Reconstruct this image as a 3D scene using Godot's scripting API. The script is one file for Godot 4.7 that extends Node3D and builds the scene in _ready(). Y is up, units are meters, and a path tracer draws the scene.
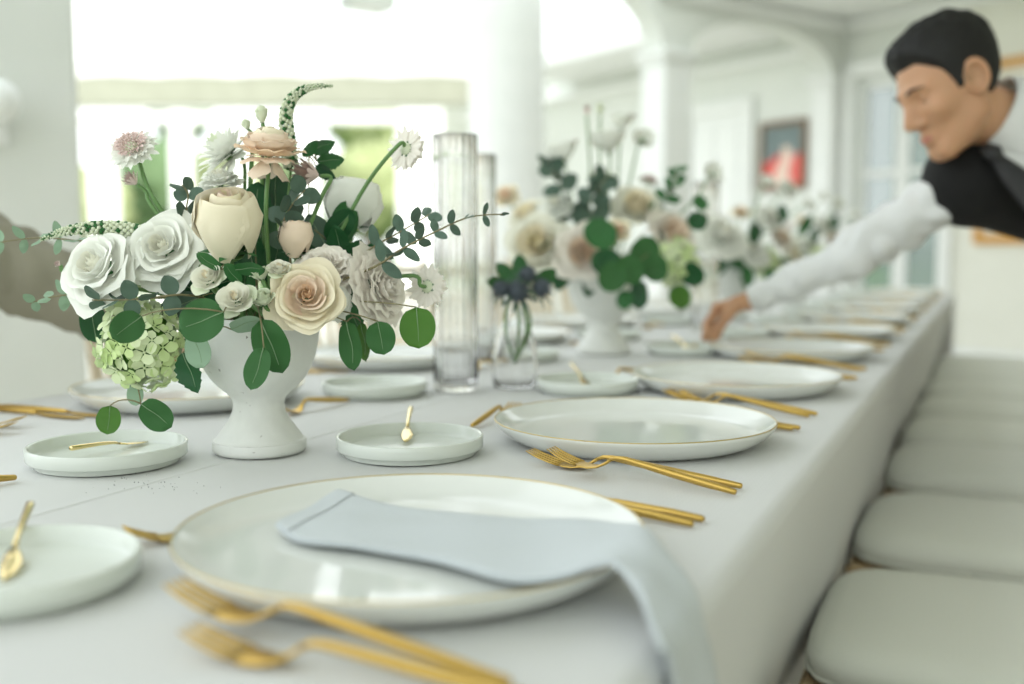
extends Node3D
# A long white banquet table on a house terrace: flowers in urns, gilt-rimmed plates, two people setting it.

const F := 1040.0                      # focal length in pixels of the 1024 x 684 frame
const EYE := Vector3(0.0, 0.975, 0.0)
const PITCH := 0.091094                # the camera looks down by this much
const YAW := 0.430829                  # and this far left of the table's long axis (-z)
const TOP := 0.75                      # table height
const EDGE_R := -0.157                 # right and left edges of the table
const EDGE_L := -1.30
const FAR_END := -5.55

var look: Basis
var used := {}
var M := {}
var proto := {}
var rng := RandomNumberGenerator.new()
var hs: Vector3                        # the house is turned against the table: its two horizontal axes
var ht: Vector3
var hk: Vector3                        # and its inner corner


func _ready() -> void:
	rng.seed = 11
	# ---- camera
	look = Basis.from_euler(Vector3(-PITCH, YAW, 0.0))
	var cam := Camera3D.new()
	cam.name = "camera"
	cam.position = EYE
	cam.basis = look
	cam.near = 0.02
	cam.far = 200.0
	var att := CameraAttributesPhysical.new()
	att.frustum_focal_length = 53.2
	att.frustum_focus_distance = 1.04
	att.exposure_aperture = 3.25
	cam.attributes = att
	cam.fov = rad_to_deg(2.0 * atan(342.0 / F))
	cam.current = true
	add_child(cam)
	# ---- sky and exposure
	var sky_mat := ProceduralSkyMaterial.new()
	sky_mat.sky_top_color = Color(0.925, 0.955, 0.962)
	sky_mat.sky_horizon_color = Color(0.965, 0.98, 0.98)
	sky_mat.sky_curve = 0.2
	sky_mat.ground_bottom_color = Color(0.62, 0.63, 0.6)
	sky_mat.ground_horizon_color = Color(0.8, 0.82, 0.8)
	sky_mat.sky_energy_multiplier = 1.38
	var sky := Sky.new()
	sky.sky_material = sky_mat
	var env := Environment.new()
	env.background_mode = Environment.BG_SKY
	env.sky = sky
	env.tonemap_mode = Environment.TONE_MAPPER_LINEAR
	env.tonemap_exposure = 1.0
	env.sdfgi_enabled = true
	env.ssao_enabled = true
	env.ssil_enabled = true
	var we := WorldEnvironment.new()
	we.name = "world_environment"
	we.environment = env
	add_child(we)
	# ---- sun: behind the camera at the right; an added wall out of view keeps it off the terrace
	var sun := DirectionalLight3D.new()
	sun.name = "sun"
	sun.light_energy = 1.6
	sun.light_color = Color(1.0, 0.98, 0.94)
	sun.light_angular_distance = 1.5
	sun.shadow_enabled = true
	sun.basis = Basis.looking_at(Vector3(-0.72, -0.72, -0.33), Vector3.UP)
	sun.sky_mode = DirectionalLight3D.SKY_MODE_LIGHT_ONLY
	add_child(sun)
	# ---- the place
	materials()
	hs = Vector3(-sin(deg_to_rad(30.3)), 0.0, cos(deg_to_rad(30.3)))
	ht = Vector3(cos(deg_to_rad(30.3)), 0.0, sin(deg_to_rad(30.3)))
	hk = Vector3(-1.28, 0.0, -9.987)
	house()
	garden()
	table()
	chairs()
	settings()
	napkin()
	glassware()
	flower_protos()
	arrangement_one()
	arrangement_two()
	arrangement_far()
	waiter()
	helper_person()
	for k in proto:
		proto[k].free()


# ------------------------------------------------------------------ pixels to places
func ray(x: float, y: float) -> Vector3:
	return look * Vector3(x - 512.0, 342.0 - y, -F)

func on(x: float, y: float, h: float) -> Vector3:
	var r := ray(x, y)
	return EYE + r * ((h - EYE.y) / r.y)

func at(x: float, y: float, d: float) -> Vector3:
	return EYE + ray(x, y) * (d / F)

func cam_dir(v: Vector3) -> Vector3:      # right, up, towards the lens
	return (look * v).normalized()

func H(s: float, t: float, y: float) -> Vector3:
	return hk + hs * s + ht * t + Vector3(0, y, 0)


# ------------------------------------------------------------------ objects
func numbered(n: String) -> String:
	if not used.has(n):
		used[n] = 0
		return n
	used[n] += 1
	return "%s_%03d" % [n, used[n]]

func tag(o: Node3D, label: String, category: String, group := "", kind := "") -> void:
	if label != "":
		o.set_meta("label", label)
	if category != "":
		o.set_meta("category", category)
	if group != "":
		o.set_meta("group", group)
	if kind != "":
		o.set_meta("kind", kind)

func thing(called: String, label: String, category: String, where := Vector3.ZERO, turn := 0.0, group := "") -> Node3D:
	var o := Node3D.new()
	o.name = numbered(called)
	add_child(o)
	o.position = where
	o.rotation.y = turn
	tag(o, label, category, group)
	return o

func part(mesh: Mesh, called: String, m: Material, parent: Node, xf := Transform3D.IDENTITY) -> MeshInstance3D:
	var o := MeshInstance3D.new()
	o.name = called
	o.mesh = mesh
	o.material_override = m
	o.transform = xf
	parent.add_child(o, true)
	return o

func single(mesh: Mesh, called: String, m: Material, label: String, category: String, xf := Transform3D.IDENTITY, group := "") -> MeshInstance3D:
	var o := part(mesh, numbered(called), m, self, xf)
	tag(o, label, category, group)
	return o

func struct(mesh: Mesh, called: String, m: Material, label: String, category: String, xf := Transform3D.IDENTITY) -> MeshInstance3D:
	var o := part(mesh, numbered(called), m, self, xf)
	tag(o, label, category, "", "structure")
	return o

func copy(o: Node3D, called: String) -> Node3D:
	var c: Node3D = o.duplicate()
	c.name = numbered(called)
	add_child(c)
	return c


# ------------------------------------------------------------------ mesh helpers
func start() -> SurfaceTool:
	var st := SurfaceTool.new()
	st.begin(Mesh.PRIMITIVE_TRIANGLES)
	return st

func grid(nu: int, nv: int, f: Callable, closed := false) -> ArrayMesh:
	var st := start()
	st.set_smooth_group(0)
	var pts: Array[Vector3] = []
	for j in nv + 1:
		for i in nu + 1:
			if closed and i == nu:
				pts.append(pts[j * (nu + 1)])
			else:
				pts.append(f.call(float(i) / nu, float(j) / nv))
	for j in nv + 1:
		for i in nu + 1:
			st.set_uv(Vector2(float(i) / nu, float(j) / nv))
			st.add_vertex(pts[j * (nu + 1) + i])
	for j in nv:
		for i in nu:
			var a := j * (nu + 1) + i
			var c := a + nu + 1
			for k in [a, c, c + 1, a, c + 1, a + 1]:
				st.add_index(k)
	st.generate_normals()
	return st.commit()

# profile of (radius, height) points; outside first going up, then inside going down
func lathe(profile: Array, n := 48) -> ArrayMesh:
	var f := func(u: float, v: float) -> Vector3:
		var p: Vector2 = profile[int(round(v * (profile.size() - 1)))]
		return Vector3(p.x * sin(u * TAU), p.y, p.x * cos(u * TAU))
	return grid(n, profile.size() - 1, f, true)

# a closed solid swept along points with half widths and half heights
func sweep(points: Array, ws: Array, hs_: Array, n := 10, up := Vector3.UP) -> ArrayMesh:
	var st := start()
	st.set_smooth_group(0)
	var m := points.size()
	var side_last := Vector3.ZERO
	for j in m:
		var t: Vector3 = (points[mini(j + 1, m - 1)] - points[maxi(j - 1, 0)]).normalized()
		var side := t.cross(up)
		if side.length() < 0.05:
			side = side_last if side_last != Vector3.ZERO else t.cross(Vector3.RIGHT)
		side = side.normalized()
		if side_last != Vector3.ZERO and side.dot(side_last) < 0.0:
			side = -side
		side_last = side
		var nrm := side.cross(t).normalized()
		for i in n:
			var a := TAU * i / n
			st.set_uv(Vector2(float(i) / n, float(j) / (m - 1)))
			st.add_vertex(points[j] + side * cos(a) * float(ws[j]) + nrm * sin(a) * float(hs_[j]))
	for j in m - 1:
		for i in n:
			var a := j * n + i
			var b := j * n + (i + 1) % n
			for k in [a, b, b + n, a, b + n, a + n]:
				st.add_index(k)
	for e in [0, m - 1]:
		st.set_uv(Vector2(0.5, 0.0))
		st.add_vertex(points[e])
		var c := m * n + (0 if e == 0 else 1)
		for i in n:
			var a: int = e * n + i
			var b: int = e * n + (i + 1) % n
			for k in ([c, b, a] if e == 0 else [c, a, b]):
				st.add_index(k)
	st.generate_normals()
	return st.commit()

func tube(points: Array, r0: float, r1: float, n := 8) -> ArrayMesh:
	var w := []
	for j in points.size():
		w.append(lerpf(r0, r1, float(j) / (points.size() - 1)))
	return sweep(points, w, w, n)

func curve(a: Vector3, b: Vector3, c: Vector3, d: Vector3, n := 12) -> Array:
	var out := []
	for i in n + 1:
		out.append(a.bezier_interpolate(b, c, d, float(i) / n))
	return out

func spline(pts: Array, n := 6) -> Array:
	var out := []
	for i in pts.size() - 1:
		var p0: Vector3 = pts[maxi(i - 1, 0)]
		var p3: Vector3 = pts[mini(i + 2, pts.size() - 1)]
		var a: Vector3 = pts[i]
		for k in n:
			out.append(a.cubic_interpolate(pts[i + 1], p0, p3, float(k) / n))
	out.append(pts[-1])
	return out

func tri_out(st: SurfaceTool, a: Vector3, b: Vector3, c: Vector3, mid: Vector3) -> void:
	if (b - a).cross(c - a).dot((a + b + c) / 3.0 - mid) > 0.0:
		var k := b
		b = c
		c = k
	for p in [a, b, c]:
		st.set_uv(Vector2(p.x + p.z, p.y))
		st.add_vertex(p)

func add_box(st: SurfaceTool, size: Vector3, bevel: float, xf := Transform3D.IDENTITY) -> void:
	st.set_smooth_group(-1)
	var h := size * 0.5
	var e := minf(bevel, minf(h.x, minf(h.y, h.z)) * 0.9)
	var mid := xf.origin
	var P := {}
	for sx in [-1, 1]:
		for sy in [-1, 1]:
			for sz in [-1, 1]:
				for ax in 3:
					var q := Vector3(sx * (h.x - e), sy * (h.y - e), sz * (h.z - e))
					q[ax] = [sx, sy, sz][ax] * h[ax]
					P["%d%d%d%d" % [sx, sy, sz, ax]] = xf * q
	var get_p := func(s: Array, ax: int) -> Vector3:
		return P["%d%d%d%d" % [s[0], s[1], s[2], ax]]
	for ax in 3:
		var i := (ax + 1) % 3
		var j := (ax + 2) % 3
		for s in [-1, 1]:
			var q := []
			for k in [[-1, -1], [1, -1], [1, 1], [-1, 1]]:
				var v := [0, 0, 0]
				v[ax] = s
				v[i] = k[0]
				v[j] = k[1]
				q.append(get_p.call(v, ax))
			tri_out(st, q[0], q[1], q[2], mid)
			tri_out(st, q[0], q[2], q[3], mid)
	for ax in 3:
		var i := (ax + 1) % 3
		var j := (ax + 2) % 3
		for si in [-1, 1]:
			for sj in [-1, 1]:
				var v0 := [0, 0, 0]
				v0[i] = si
				v0[j] = sj
				var v1 := v0.duplicate()
				v0[ax] = -1
				v1[ax] = 1
				var a: Vector3 = get_p.call(v0, i)
				var b: Vector3 = get_p.call(v0, j)
				var c: Vector3 = get_p.call(v1, i)
				var d: Vector3 = get_p.call(v1, j)
				tri_out(st, a, b, d, mid)
				tri_out(st, a, d, c, mid)
	for sx in [-1, 1]:
		for sy in [-1, 1]:
			for sz in [-1, 1]:
				var v := [sx, sy, sz]
				tri_out(st, get_p.call(v, 0), get_p.call(v, 1), get_p.call(v, 2), mid)

func box(size: Vector3, bevel := 0.005) -> ArrayMesh:
	var st := start()
	add_box(st, size, bevel)
	st.generate_normals()
	return st.commit()

# a box in the house's own axes: s along the arched wall, t along the far wall
func house_xf(s: float, t: float, y: float) -> Transform3D:
	return Transform3D(Basis(hs, Vector3.UP, -ht), H(s, t, y))

func house_box(s0: float, s1: float, t0: float, t1: float, y0: float, y1: float, bevel := 0.01) -> ArrayMesh:
	return box(Vector3(s1 - s0, y1 - y0, t1 - t0), bevel)

func hx(s0: float, s1: float, t0: float, t1: float, y0: float, y1: float) -> Transform3D:
	return house_xf((s0 + s1) / 2.0, (t0 + t1) / 2.0, (y0 + y1) / 2.0)

# a smooth body from tapered capsules: [a, b, ra, rb]; surface nets on a grid of cells
func nets(bones: Array, cell: float, k: float, wrinkle := 0.0) -> ArrayMesh:
	var lo := Vector3.INF
	var hi := -Vector3.INF
	for b in bones:
		var r: float = maxf(b[2], b[3]) + cell * 2.0
		for q in 2:
			lo = lo.min(b[q] - Vector3.ONE * r)
			hi = hi.max(b[q] + Vector3.ONE * r)
	var nx := int(ceil((hi.x - lo.x) / cell)) + 1
	var ny := int(ceil((hi.y - lo.y) / cell)) + 1
	var nz := int(ceil((hi.z - lo.z) / cell)) + 1
	var fld := PackedFloat32Array()
	fld.resize(nx * ny * nz)
	fld.fill(9.0)
	for b in bones:
		var a: Vector3 = b[0]
		var e: Vector3 = b[1]
		var ra: float = b[2]
		var rb: float = b[3]
		var r := maxf(ra, rb) + k + cell * 2.0
		var l3 := a.min(e) - Vector3.ONE * r
		var h3 := a.max(e) + Vector3.ONE * r
		var i0 := maxi(0, int((l3.x - lo.x) / cell))
		var j0 := maxi(0, int((l3.y - lo.y) / cell))
		var k0 := maxi(0, int((l3.z - lo.z) / cell))
		var i1 := mini(nx - 1, int((h3.x - lo.x) / cell) + 1)
		var j1 := mini(ny - 1, int((h3.y - lo.y) / cell) + 1)
		var k1 := mini(nz - 1, int((h3.z - lo.z) / cell) + 1)
		var ab := e - a
		var ll := maxf(ab.length_squared(), 1e-8)
		for kk in range(k0, k1 + 1):
			for jj in range(j0, j1 + 1):
				var row := (kk * ny + jj) * nx
				for ii in range(i0, i1 + 1):
					var p := Vector3(lo.x + ii * cell, lo.y + jj * cell, lo.z + kk * cell) - a
					var t := clampf(p.dot(ab) / ll, 0.0, 1.0)
					var d := (p - ab * t).length() - ra - (rb - ra) * t
					var o := fld[row + ii]
					var g := maxf(k - absf(o - d), 0.0)
					fld[row + ii] = minf(o, d) - g * g / (4.0 * k)
	if wrinkle > 0.0:
		var nz_ := FastNoiseLite.new()
		nz_.seed = 5
		nz_.frequency = 13.0
		nz_.fractal_type = FastNoiseLite.FRACTAL_RIDGED
		nz_.fractal_octaves = 1
		for kk in nz:
			for jj in ny:
				var row := (kk * ny + jj) * nx
				for ii in nx:
					if absf(fld[row + ii]) < cell * 3.0:
						fld[row + ii] += wrinkle * nz_.get_noise_3d(lo.x + ii * cell, (lo.y + jj * cell) * 0.6, lo.z + kk * cell)
	var index := {}
	var pos: Array[Vector3] = []
	for kk in nz - 1:
		for jj in ny - 1:
			for ii in nx - 1:
				var q := (kk * ny + jj) * nx + ii
				var f0 := fld[q]
				if f0 > cell * 3.0 or f0 < -cell * 3.0:
					continue
				var sum := Vector3.ZERO
				var cnt := 0
				var c8 := [f0, fld[q + 1], fld[q + nx], fld[q + nx + 1], fld[q + nx * ny], fld[q + nx * ny + 1], fld[q + nx * ny + nx], fld[q + nx * ny + nx + 1]]
				for e in [[0, 1], [2, 3], [4, 5], [6, 7], [0, 2], [1, 3], [4, 6], [5, 7], [0, 4], [1, 5], [2, 6], [3, 7]]:
					var fa: float = c8[e[0]]
					var fb: float = c8[e[1]]
					if (fa < 0.0) != (fb < 0.0):
						var t := fa / (fa - fb)
						var pa := Vector3(e[0] & 1, (e[0] >> 1) & 1, e[0] >> 2)
						var pb := Vector3(e[1] & 1, (e[1] >> 1) & 1, e[1] >> 2)
						sum += pa.lerp(pb, t)
						cnt += 1
				if cnt > 0:
					index[q] = pos.size()
					pos.append(lo + (Vector3(ii, jj, kk) + sum / cnt) * cell)
	var st := start()
	st.set_smooth_group(0)
	var step := [1, nx, nx * ny]
	for q in index:
		for ax in 3:
			var b: int = step[(ax + 1) % 3]
			var c: int = step[(ax + 2) % 3]
			var fa := fld[q]
			var fb := fld[q + step[ax]]
			if (fa < 0.0) == (fb < 0.0):
				continue
			if not (index.has(q - b) and index.has(q - c) and index.has(q - b - c)):
				continue
			var v := [pos[index[q]], pos[index[q - b]], pos[index[q - b - c]], pos[index[q - c]]]
			if fa < 0.0:
				v.reverse()
			for w in [0, 1, 2, 0, 2, 3]:
				st.add_vertex(v[w])
	st.index()
	st.generate_normals()
	return st.commit()


# ------------------------------------------------------------------ materials
func mat(c: Color, rough := 0.6, metal := 0.0) -> StandardMaterial3D:
	var m := StandardMaterial3D.new()
	m.albedo_color = c
	m.roughness = rough
	m.metallic = metal
	return m

func noise_tex(freq: float, c0: Color, c1: Color, size := 256, octaves := 4, sd := 1) -> NoiseTexture2D:
	var n := FastNoiseLite.new()
	n.frequency = freq
	n.fractal_octaves = octaves
	n.seed = sd
	var g := Gradient.new()
	g.set_color(0, c0)
	g.set_color(1, c1)
	var t := NoiseTexture2D.new()
	t.width = size
	t.height = size
	t.seamless = true
	t.noise = n
	t.color_ramp = g
	return t

func weave_tex() -> ImageTexture:
	var im := Image.create(64, 64, false, Image.FORMAT_L8)
	for y in 64:
		for x in 64:
			var over := ((x / 8) + (y / 8)) % 2 == 0
			var k := absf(((x if over else y) % 8) - 3.5) / 3.5
			im.set_pixel(x, y, Color.from_hsv(0, 0, 1.0 - 0.6 * k * k))
	return ImageTexture.create_from_image(im)

func cloth_mat(c: Color, rough: float, size: float, relief: float) -> StandardMaterial3D:
	var m := mat(c, rough)
	m.uv1_triplanar = true
	m.uv1_scale = Vector3.ONE * size
	m.heightmap_enabled = true
	m.heightmap_texture = M.weave
	m.heightmap_scale = relief
	m.rim_enabled = true
	m.rim = 0.25
	return m

func leafy(c: Color, back := 0.3, rough := 0.55) -> StandardMaterial3D:
	var m := mat(c, rough)
	m.backlight_enabled = true
	m.backlight = Color(back, back, back)
	m.metallic_specular = 0.35
	return m

func mottled(a: Color, b: Color, rough: float, scale: float, freq := 0.03, metal := 0.0) -> StandardMaterial3D:
	var m := mat(Color.WHITE, rough, metal)
	m.albedo_texture = noise_tex(freq, a, b)
	m.uv1_triplanar = true
	m.uv1_world_triplanar = true
	m.uv1_scale = Vector3.ONE * scale
	return m

func materials() -> void:
	M["weave"] = weave_tex()
	M["cloth"] = cloth_mat(Color(0.835, 0.838, 0.83), 0.9, 24.0, 0.02)
	M["napkin"] = cloth_mat(Color(0.775, 0.80, 0.81), 0.85, 30.0, 0.03)
	M["cushion"] = cloth_mat(Color(0.89, 0.90, 0.86), 0.85, 16.0, 0.02)
	M["china"] = mat(Color(0.895, 0.905, 0.885), 0.09)
	M["stoneware"] = mat(Color(0.865, 0.885, 0.855), 0.16)
	M["gilt"] = mat(Color(0.80, 0.72, 0.50), 0.35, 1.0)
	M["gold"] = mat(Color(0.79, 0.66, 0.36), 0.36, 1.0)
	M["pale_gold"] = mat(Color(0.90, 0.82, 0.60), 0.16, 1.0)
	M["urn"] = urn_mat()
	M["white_paint"] = mottled(Color(0.92, 0.93, 0.92), Color(0.95, 0.955, 0.945), 0.6, 0.6)
	M["wall_paint"] = mottled(Color(0.87, 0.885, 0.86), Color(0.895, 0.905, 0.885), 0.75, 0.5)
	M["cream_paint"] = mottled(Color(0.91, 0.91, 0.865), Color(0.93, 0.93, 0.89), 0.75, 0.5)
	M["floor"] = mottled(Color(0.80, 0.78, 0.73), Color(0.86, 0.845, 0.80), 0.35, 0.8, 0.02)
	M["paving"] = mottled(Color(0.80, 0.80, 0.77), Color(0.88, 0.88, 0.85), 0.8, 0.3, 0.04)
	M["tent"] = leafy(Color(0.96, 0.965, 0.96), 0.25, 0.7)
	M["eave_shade"] = mottled(Color(0.60, 0.61, 0.55), Color(0.66, 0.67, 0.61), 0.8, 0.4)  # grey that stands for shade under the tent roof
	M["midrib"] = mat(Color(0.50, 0.60, 0.46), 0.55)
	M["shade_sheet"] = leafy(Color(0.95, 0.955, 0.94), 0.5, 0.8)  # for the added sheet overhead, lets part of the skylight through
	M["chair_wood"] = mottled(Color(0.66, 0.56, 0.42), Color(0.76, 0.67, 0.53), 0.45, 3.0, 0.02)
	M["chair_ivory"] = mottled(Color(0.80, 0.74, 0.63), Color(0.87, 0.82, 0.72), 0.5, 3.0, 0.02)
	M["pane"] = mat(Color(0.55, 0.63, 0.62, 0.55), 0.05)
	M["pane"].transparency = BaseMaterial3D.TRANSPARENCY_ALPHA
	M["glass"] = mat(Color(1, 1, 1, 0.0), 0.0)
	M["glass"].refraction_enabled = true
	M["glass"].refraction_scale = 0.047
	M["sheer_glass"] = mat(Color(0.97, 1.0, 0.99, 0.06), 0.02)
	M["sheer_glass"].transparency = BaseMaterial3D.TRANSPARENCY_ALPHA
	M["frosted"] = mat(Color(0.95, 0.96, 0.95), 0.3)
	M["leaf_sage"] = leafy(Color(0.20, 0.38, 0.19), 0.12)
	M["leaf_pale"] = leafy(Color(0.54, 0.65, 0.54), 0.2)
	M["leaf_grey"] = leafy(Color(0.33, 0.42, 0.36), 0.12)
	M["leaf_green"] = leafy(Color(0.26, 0.44, 0.12), 0.2)
	M["leaf_deep"] = leafy(Color(0.10, 0.32, 0.16), 0.2, 0.4)
	M["leaf_mid"] = leafy(Color(0.20, 0.42, 0.22), 0.2, 0.45)
	M["stem"] = mat(Color(0.40, 0.55, 0.32), 0.5)
	M["twig"] = mat(Color(0.50, 0.47, 0.34), 0.6)
	M["brown_bud"] = leafy(Color(0.60, 0.52, 0.50), 0.2)
	M["thistle"] = leafy(Color(0.33, 0.36, 0.39), 0.1)
	for c in [["white", Color(0.985, 0.99, 0.955)], ["ivory", Color(0.985, 0.98, 0.92)], ["cream", Color(0.99, 0.95, 0.84)], ["butter", Color(0.99, 0.95, 0.80)], ["peach", Color(0.99, 0.905, 0.815)],
			["apricot", Color(0.99, 0.87, 0.73)], ["blush", Color(0.995, 0.97, 0.93)], ["pink", Color(0.95, 0.86, 0.84)], ["lime", Color(0.85, 0.93, 0.66)], ["lime_pale", Color(0.91, 0.955, 0.78)], ["greenish", Color(0.91, 0.94, 0.83)], ["rose_brown", Color(0.66, 0.54, 0.50)]]:
		M["petal_" + c[0]] = leafy(c[1], 0.6, 0.65)
	M["skin"] = mat(Color(0.77, 0.585, 0.45), 0.5)
	M["skin"].subsurf_scatter_enabled = true
	M["skin"].subsurf_scatter_strength = 0.15
	M["hair"] = mat(Color(0.055, 0.05, 0.045), 0.65)
	M["shirt"] = cloth_mat(Color(0.88, 0.885, 0.88), 0.85, 60.0, 0.02)
	M["vest"] = cloth_mat(Color(0.05, 0.05, 0.052), 0.9, 60.0, 0.02)
	M["tie"] = cloth_mat(Color(0.14, 0.14, 0.15), 0.6, 60.0, 0.02)
	M["taupe"] = cloth_mat(Color(0.56, 0.545, 0.475), 0.9, 40.0, 0.02)
	M["trouser"] = mat(Color(0.12, 0.12, 0.13), 0.8)
	M["eye_white"] = mat(Color(0.9, 0.89, 0.87), 0.2)
	M["iris"] = mat(Color(0.13, 0.09, 0.06), 0.2)
	M["lips"] = mat(Color(0.72, 0.47, 0.41), 0.5)
	M["grass"] = mottled(Color(0.28, 0.40, 0.18), Color(0.45, 0.55, 0.28), 0.9, 0.5, 0.08)
	M["hedge"] = mottled(Color(0.26, 0.38, 0.24), Color(0.52, 0.60, 0.44), 0.8, 0.9, 0.06)
	M["tree"] = mottled(Color(0.46, 0.52, 0.34), Color(0.74, 0.76, 0.58), 0.8, 0.7, 0.06)
	M["bark"] = mottled(Color(0.36, 0.30, 0.24), Color(0.50, 0.44, 0.36), 0.9, 2.0)
	M["frame_gold"] = mat(Color(0.80, 0.60, 0.32), 0.4, 0.7)
	M["frame_dark"] = mat(Color(0.48, 0.38, 0.28), 0.5)

func urn_mat() -> StandardMaterial3D:
	var im := Image.create(512, 512, false, Image.FORMAT_RGB8)
	im.fill(Color(0.90, 0.905, 0.885))
	var r := RandomNumberGenerator.new()
	r.seed = 77
	var n := FastNoiseLite.new()
	n.seed = 3
	n.frequency = 0.02
	for y in 512:
		for x in 512:
			var g := n.get_noise_2d(x, y) * 0.018
			im.set_pixel(x, y, Color(0.90 + g, 0.905 + g, 0.885 + g))
	for i in 70:                                            # chips and pin holes in the glaze
		var cx := r.randi_range(2, 505)
		var cy := r.randi_range(2, 505)
		for k in r.randi_range(1, 5):
			im.set_pixel(cx + r.randi_range(0, 4), cy + r.randi_range(0, 2), Color(0.42, 0.40, 0.37))
	for band in [[86, 0.30], [87, 0.30], [92, 0.10], [398, 0.12]]:       # worn lines where the foot and the lip are turned
		for x in 512:
			if n.get_noise_2d(x * 0.9, band[0] * 40.0) > 0.28 - band[1]:
				im.set_pixel(x, band[0], Color(0.40, 0.38, 0.35))
	var m := mat(Color.WHITE, 0.55)
	m.albedo_texture = ImageTexture.create_from_image(im)
	return m


# ------------------------------------------------------------------ house and terrace
func arch_wall(s0: float, s1: float, a0: float, a1: float, spring: float, rise: float, top: float, thick: float) -> ArrayMesh:
	# an upper wall from s0 to s1 with an arched opening from a0 to a1; x is s, z is -t
	var st := start()
	st.set_smooth_group(-1)
	var xs := [s0]
	var n := 28
	for i in n + 1:
		xs.append(lerpf((a0 + a1) / 2.0, a1 if i * 2 > n else a0, sin(absf(float(i) / n * 2.0 - 1.0) * PI / 2.0)))
	xs.append(s1)
	var low := func(x: float) -> float:
		var u := (x - (a0 + a1) / 2.0) / ((a1 - a0) / 2.0)
		return spring + rise * sqrt(maxf(0.0, 1.0 - u * u)) if absf(u) <= 1.0001 else spring
	for i in xs.size() - 1:
		var x0: float = xs[i]
		var x1: float = xs[i + 1]
		if x1 - x0 < 1e-6:
			continue
		var y0: float = low.call(x0)
		var y1: float = low.call(x1)
		for z in [0.0, thick]:
			var q := [Vector3(x0, y0, z), Vector3(x0, top, z), Vector3(x1, top, z), Vector3(x1, y1, z)]
			var mid := Vector3((x0 + x1) / 2, (y0 + top) / 2, thick / 2)
			tri_out(st, q[0], q[1], q[2], mid)
			tri_out(st, q[0], q[2], q[3], mid)
		var b := [Vector3(x0, y0, 0), Vector3(x1, y1, 0), Vector3(x1, y1, thick), Vector3(x0, y0, thick)]
		var up := Vector3((x0 + x1) / 2, top, thick / 2)
		tri_out(st, b[0], b[1], b[2], up)
		tri_out(st, b[0], b[2], b[3], up)
	st.generate_normals()
	return st.commit()

func pillar(s0: float, s1: float, t0: float, t1: float, top: float, label: String) -> void:
	var o := thing("porch_pillar", label, "pillar", H((s0 + s1) / 2, (t0 + t1) / 2, 0))
	o.basis = Basis(hs, Vector3.UP, -ht)
	o.set_meta("kind", "structure")
	var w := s1 - s0
	var d := t1 - t0
	part(box(Vector3(w, top - 0.3, d), 0.012), "shaft", M.white_paint, o, Transform3D(Basis(), Vector3(0, 0.2 + (top - 0.3) / 2, 0)))
	part(box(Vector3(w + 0.08, 0.2, d + 0.08), 0.015), "plinth", M.white_paint, o, Transform3D(Basis(), Vector3(0, 0.1, 0)))
	part(box(Vector3(w + 0.04, 0.05, d + 0.04), 0.01), "capital", M.white_paint, o, Transform3D(Basis(), Vector3(0, top - 0.075, 0)))
	part(box(Vector3(w + 0.09, 0.05, d + 0.09), 0.01), "capital", M.white_paint, o, Transform3D(Basis(), Vector3(0, top - 0.025, 0)))

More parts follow.
